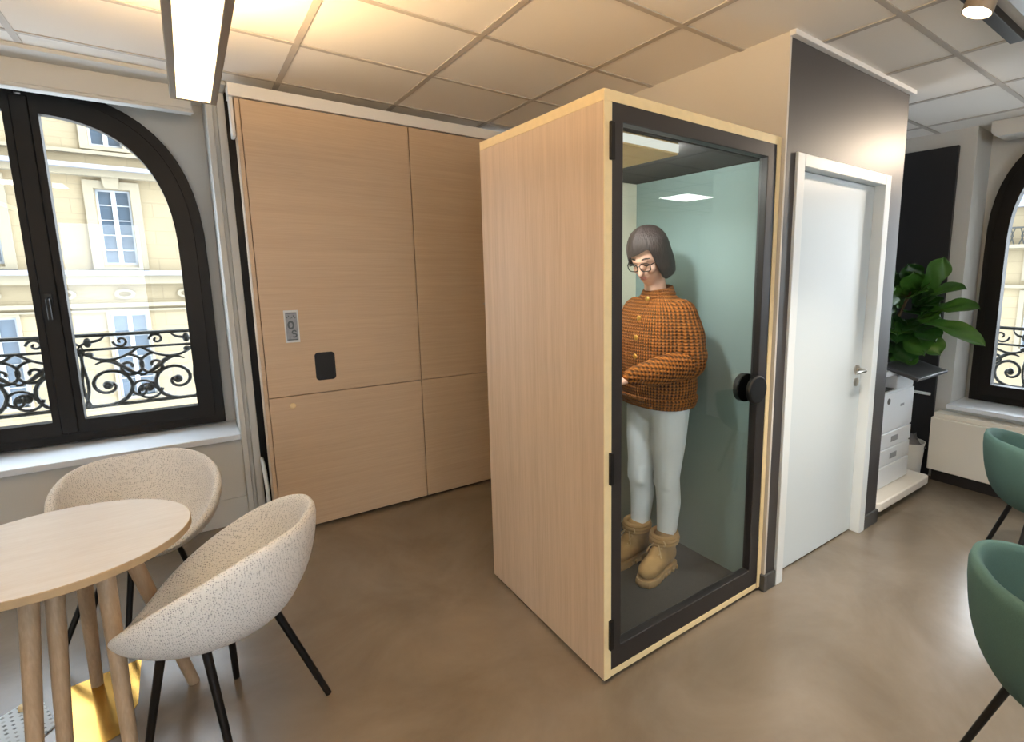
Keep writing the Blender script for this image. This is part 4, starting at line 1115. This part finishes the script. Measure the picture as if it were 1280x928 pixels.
def far_window(root, fn, x0, x1, z0, z1, rows_, surround=.0):
    """fn(a,z,d): d>0 towards us"""
    w = MB().ring([(x0, z0), (x1, z0), (x1, z1), (x0, z1)], [(x0+.05, z0+.06), (x1-.05, z0+.06), (x1-.05, z1-.05), (x0+.05, z1-.05)], fn, -.16, -.08)
    cx = (x0+x1)/2; w.prism([(cx-.055, z0), (cx+.055, z0), (cx+.055, z1), (cx-.055, z1)], fn, -.15, -.07)
    for r_ in range(1, rows_):
        z = z0+(z1-z0)*r_/rows_; w.prism([(x0, z-.016), (x1, z-.016), (x1, z+.016), (x0, z+.016)], fn, -.14, -.085)
    wo = w.build('window', M['farframe'], root, smooth=False)
    MB().prism([(x0, z0), (x1, z0), (x1, z1), (x0, z1)], fn, -.14, -.12).build('pane', M['farglass'], wo, smooth=False)
def facade(root, fn, a0, a1, z0, z1, holes, m, thick=.3):
    xs_ = sorted({a0, a1, *[h_[0] for h_ in holes], *[h_[1] for h_ in holes]}); zs_ = sorted({z0, z1, *[h_[2] for h_ in holes], *[h_[3] for h_ in holes]})
    w = MB()
    for i in range(len(xs_)-1):
        for j_ in range(len(zs_)-1):
            cx, cz = (xs_[i]+xs_[i+1])/2, (zs_[j_]+zs_[j_+1])/2
            if any(h_[0] < cx < h_[1] and h_[2] < cz < h_[3] for h_ in holes): continue
            w.prism([(xs_[i], zs_[j_]), (xs_[i+1], zs_[j_]), (xs_[i+1], zs_[j_+1]), (xs_[i], zs_[j_+1])], fn, -thick, 0)
    return w.build('wall', m, root, smooth=False)
# left building, plane Y = 22
bl_ = thing('building', (-2, 22, -6), 'cream stone building seen through the arched window on the left', 'building')
fb = lambda a_, z_, d_: (a_, 22-d_, z_)
cols = [-7.1, -4.3, -1.52, 1.26]
holes = []
for c_ in cols: holes += [(c_-.38, c_+.38, 1.77, 3.97), (c_-.42, c_+.42, -2.4, .27), (c_-.36, c_+.36, 5.22, 7.2)]
facade(bl_, fb, -11, 6, -6, 9.5, holes, M['stone'])
MB().prism([(-11, -6), (6, -6), (6, 9.5), (-11, 9.5)], fb, -.6, -.31).build('core', M['farglass'], bl_, smooth=False)
for c_ in cols:
    far_window(bl_, fb, c_-.38, c_+.38, 1.77, 3.97, 5); far_window(bl_, fb, c_-.42, c_+.42, -2.4, .27, 4); far_window(bl_, fb, c_-.36, c_+.36, 5.22, 7.2, 4)
    s_ = MB(); s_.ring([(c_-.62, 1.62), (c_+.62, 1.62), (c_+.62, 4.22), (c_-.62, 4.22)], [(c_-.40, 1.70), (c_+.40, 1.70), (c_+.40, 3.99), (c_-.40, 3.99)], fb, 0, .10)
    s_.prism([(c_-.15, 4.0), (c_+.15, 4.0), (c_+.22, 4.5), (c_-.22, 4.5)], fb, .10, .2)
    s_.ring([(c_-.50, -2.4), (c_+.50, -2.4), (c_+.50, .36), (c_-.50, .36)], [(c_-.43, -2.3), (c_+.43, -2.3), (c_+.43, .28), (c_-.43, .28)], fb, 0, .06)
    s_.ring([(c_-.55, 5.1), (c_+.55, 5.1), (c_+.55, 7.4), (c_-.55, 7.4)], [(c_-.37, 5.2), (c_+.37, 5.2), (c_+.37, 7.22), (c_-.37, 7.22)], fb, 0, .08)
    s_.build('surround', M['stone2'], bl_, smooth=False)
    for dx in (-.02, -1.32):
        MB().ring(ell(c_+dx, .89, .24, .15, 28), ell(c_+dx, .89, .14, .075, 28), fb, 0, .07).build('oval_ornament', M['stone2'], bl_)
for (z0, z1, dp, mm) in ((1.46, 1.60, .42, 'zinc'), (1.20, 1.46, .28, 'stone2'), (.50, .62, .14, 'stone2'), (.36, .42, .08, 'stone2'), (4.50, 4.62, .5, 'zinc'), (4.32, 4.50, .3, 'stone2'), (4.95, 5.05, .15, 'stone2')):
    MB().prism([(-11, z0), (6, z0), (6, z1), (-11, z1)], fb, 0, dp).build('ledge', M[mm], bl_, smooth=False)
# right building, plane X = 24
br_ = thing('building', (24, 4, -6), 'pale stone building with slate roof seen through the arched window on the right', 'building')
fb2 = lambda a_, z_, d_: (24-d_, a_, z_)
cols2 = [-1.8, .5, 2.8, 5.15, 7.6]; holes = []
for c_ in cols2: holes += [(c_-.42, c_+.42, 2.62, 3.85), (c_-.42, c_+.42, 1.45, 2.27), (c_-.42, c_+.42, -1.2, .80)]
facade(br_, fb2, -6, 12, -6, 4.0, holes, M['stone'])
MB().prism([(-6, -6), (12, -6), (12, 4.0), (-6, 4.0)], fb2, -.6, -.31).build('core', M['farglass'], br_, smooth=False)
for c_ in cols2:
    far_window(br_, fb2, c_-.42, c_+.42, 2.62, 3.85, 3); far_window(br_, fb2, c_-.42, c_+.42, 1.45, 2.27, 3); far_window(br_, fb2, c_-.42, c_+.42, -1.2, .80, 3)
    s_ = MB()
    for (z0, z1) in ((1.45, 2.27), (-1.2, .8)): s_.ring([(c_-.6, z0-.15), (c_+.6, z0-.15), (c_+.6, z1+.16), (c_-.6, z1+.16)], [(c_-.44, z0), (c_+.44, z0), (c_+.44, z1), (c_-.44, z1)], fb2, 0, .08)
    s_.build('surround', M['stone2'], br_, smooth=False)
for (z0, z1, dp, mm) in ((1.02, 1.14, .2, 'stone2'), (2.48, 2.60, .5, 'stone2'), (3.95, 4.12, .35, 'zinc')):
    MB().prism([(-6, z0), (12, z0), (12, z1), (-6, z1)], fb2, 0, dp).build('ledge', M[mm], br_, smooth=False)
MB().add([fb2(-6, 4.1, .1), fb2(12, 4.1, .1), fb2(12, 6.6, -1.6), fb2(-6, 6.6, -1.6), fb2(-6, 4.1, -3), fb2(12, 4.1, -3)], [(0,1,2,3), (1,5,2), (0,3,4), (3,2,5,4), (0,4,5,1)]).build('roof', M['slate'], br_, smooth=False)
rl = MB(); rl.tube([fb2(-6, 3.2, .45), fb2(12, 3.2, .45)], .03, 8)
for i in range(60): 
    a_ = -6+.3*i; rl.tube([fb2(a_, 2.6, .45), fb2(a_+.1, 2.9, .45), fb2(a_, 3.2, .45)], .022, 6); rl.tube([fb2(a_+.15, 2.6, .45), fb2(a_+.05, 2.9, .45), fb2(a_+.15, 3.2, .45)], .022, 6)
rl.build('railing', M['iron'], br_)

# ------------------------------------------------------------------ sky and sun
wd = bpy.data.worlds.new('world'); S.world = wd; wd.use_nodes = True
nt = wd.node_tree; bg_ = nt.nodes['Background']
bg_.inputs['Color'].default_value = (.82, .91, 1, 1)
tc_ = nt.nodes.new('ShaderNodeTexCoord'); dp_ = nt.nodes.new('ShaderNodeVectorMath'); dp_.operation = 'DOT_PRODUCT'
nt.links.new(tc_.outputs['Generated'], dp_.inputs[0]); dp_.inputs[1].default_value = V(.82, -.10, .55).normalized()
mx_ = nt.nodes.new('ShaderNodeMath'); mx_.operation = 'MAXIMUM'; mx_.inputs[1].default_value = 0; nt.links.new(dp_.outputs['Value'], mx_.inputs[0])
pw_ = nt.nodes.new('ShaderNodeMath'); pw_.operation = 'POWER'; pw_.inputs[1].default_value = 4; nt.links.new(mx_.outputs[0], pw_.inputs[0])
ma_ = nt.nodes.new('ShaderNodeMath'); ma_.operation = 'MULTIPLY_ADD'; ma_.inputs[1].default_value = 34; ma_.inputs[2].default_value = 7.5; nt.links.new(pw_.outputs[0], ma_.inputs[0])
nt.links.new(ma_.outputs[0], bg_.inputs['Strength'])
sn = bpy.data.lights.new('sun', 'SUN'); sn.energy = .3; sn.color = (1, .93, .80); sn.angle = .03
so_ = bpy.data.objects.new('sun', sn); COL.objects.link(so_); so_.rotation_euler = V(.45, .55, -.70).to_track_quat('-Z', 'Y').to_euler()
S.view_settings.view_transform = 'Standard'; S.view_settings.look = 'None'; S.view_settings.gamma = 1; S.view_settings.use_curve_mapping = False
S.view_settings.exposure = 0.0
S.cycles.use_denoising = True
S.cycles.max_bounces = 10; S.cycles.transparent_max_bounces = 12; S.cycles.diffuse_bounces = 5; S.cycles.caustics_reflective = False; S.cycles.caustics_refractive = False
S.cycles.sample_clamp_indirect = 6
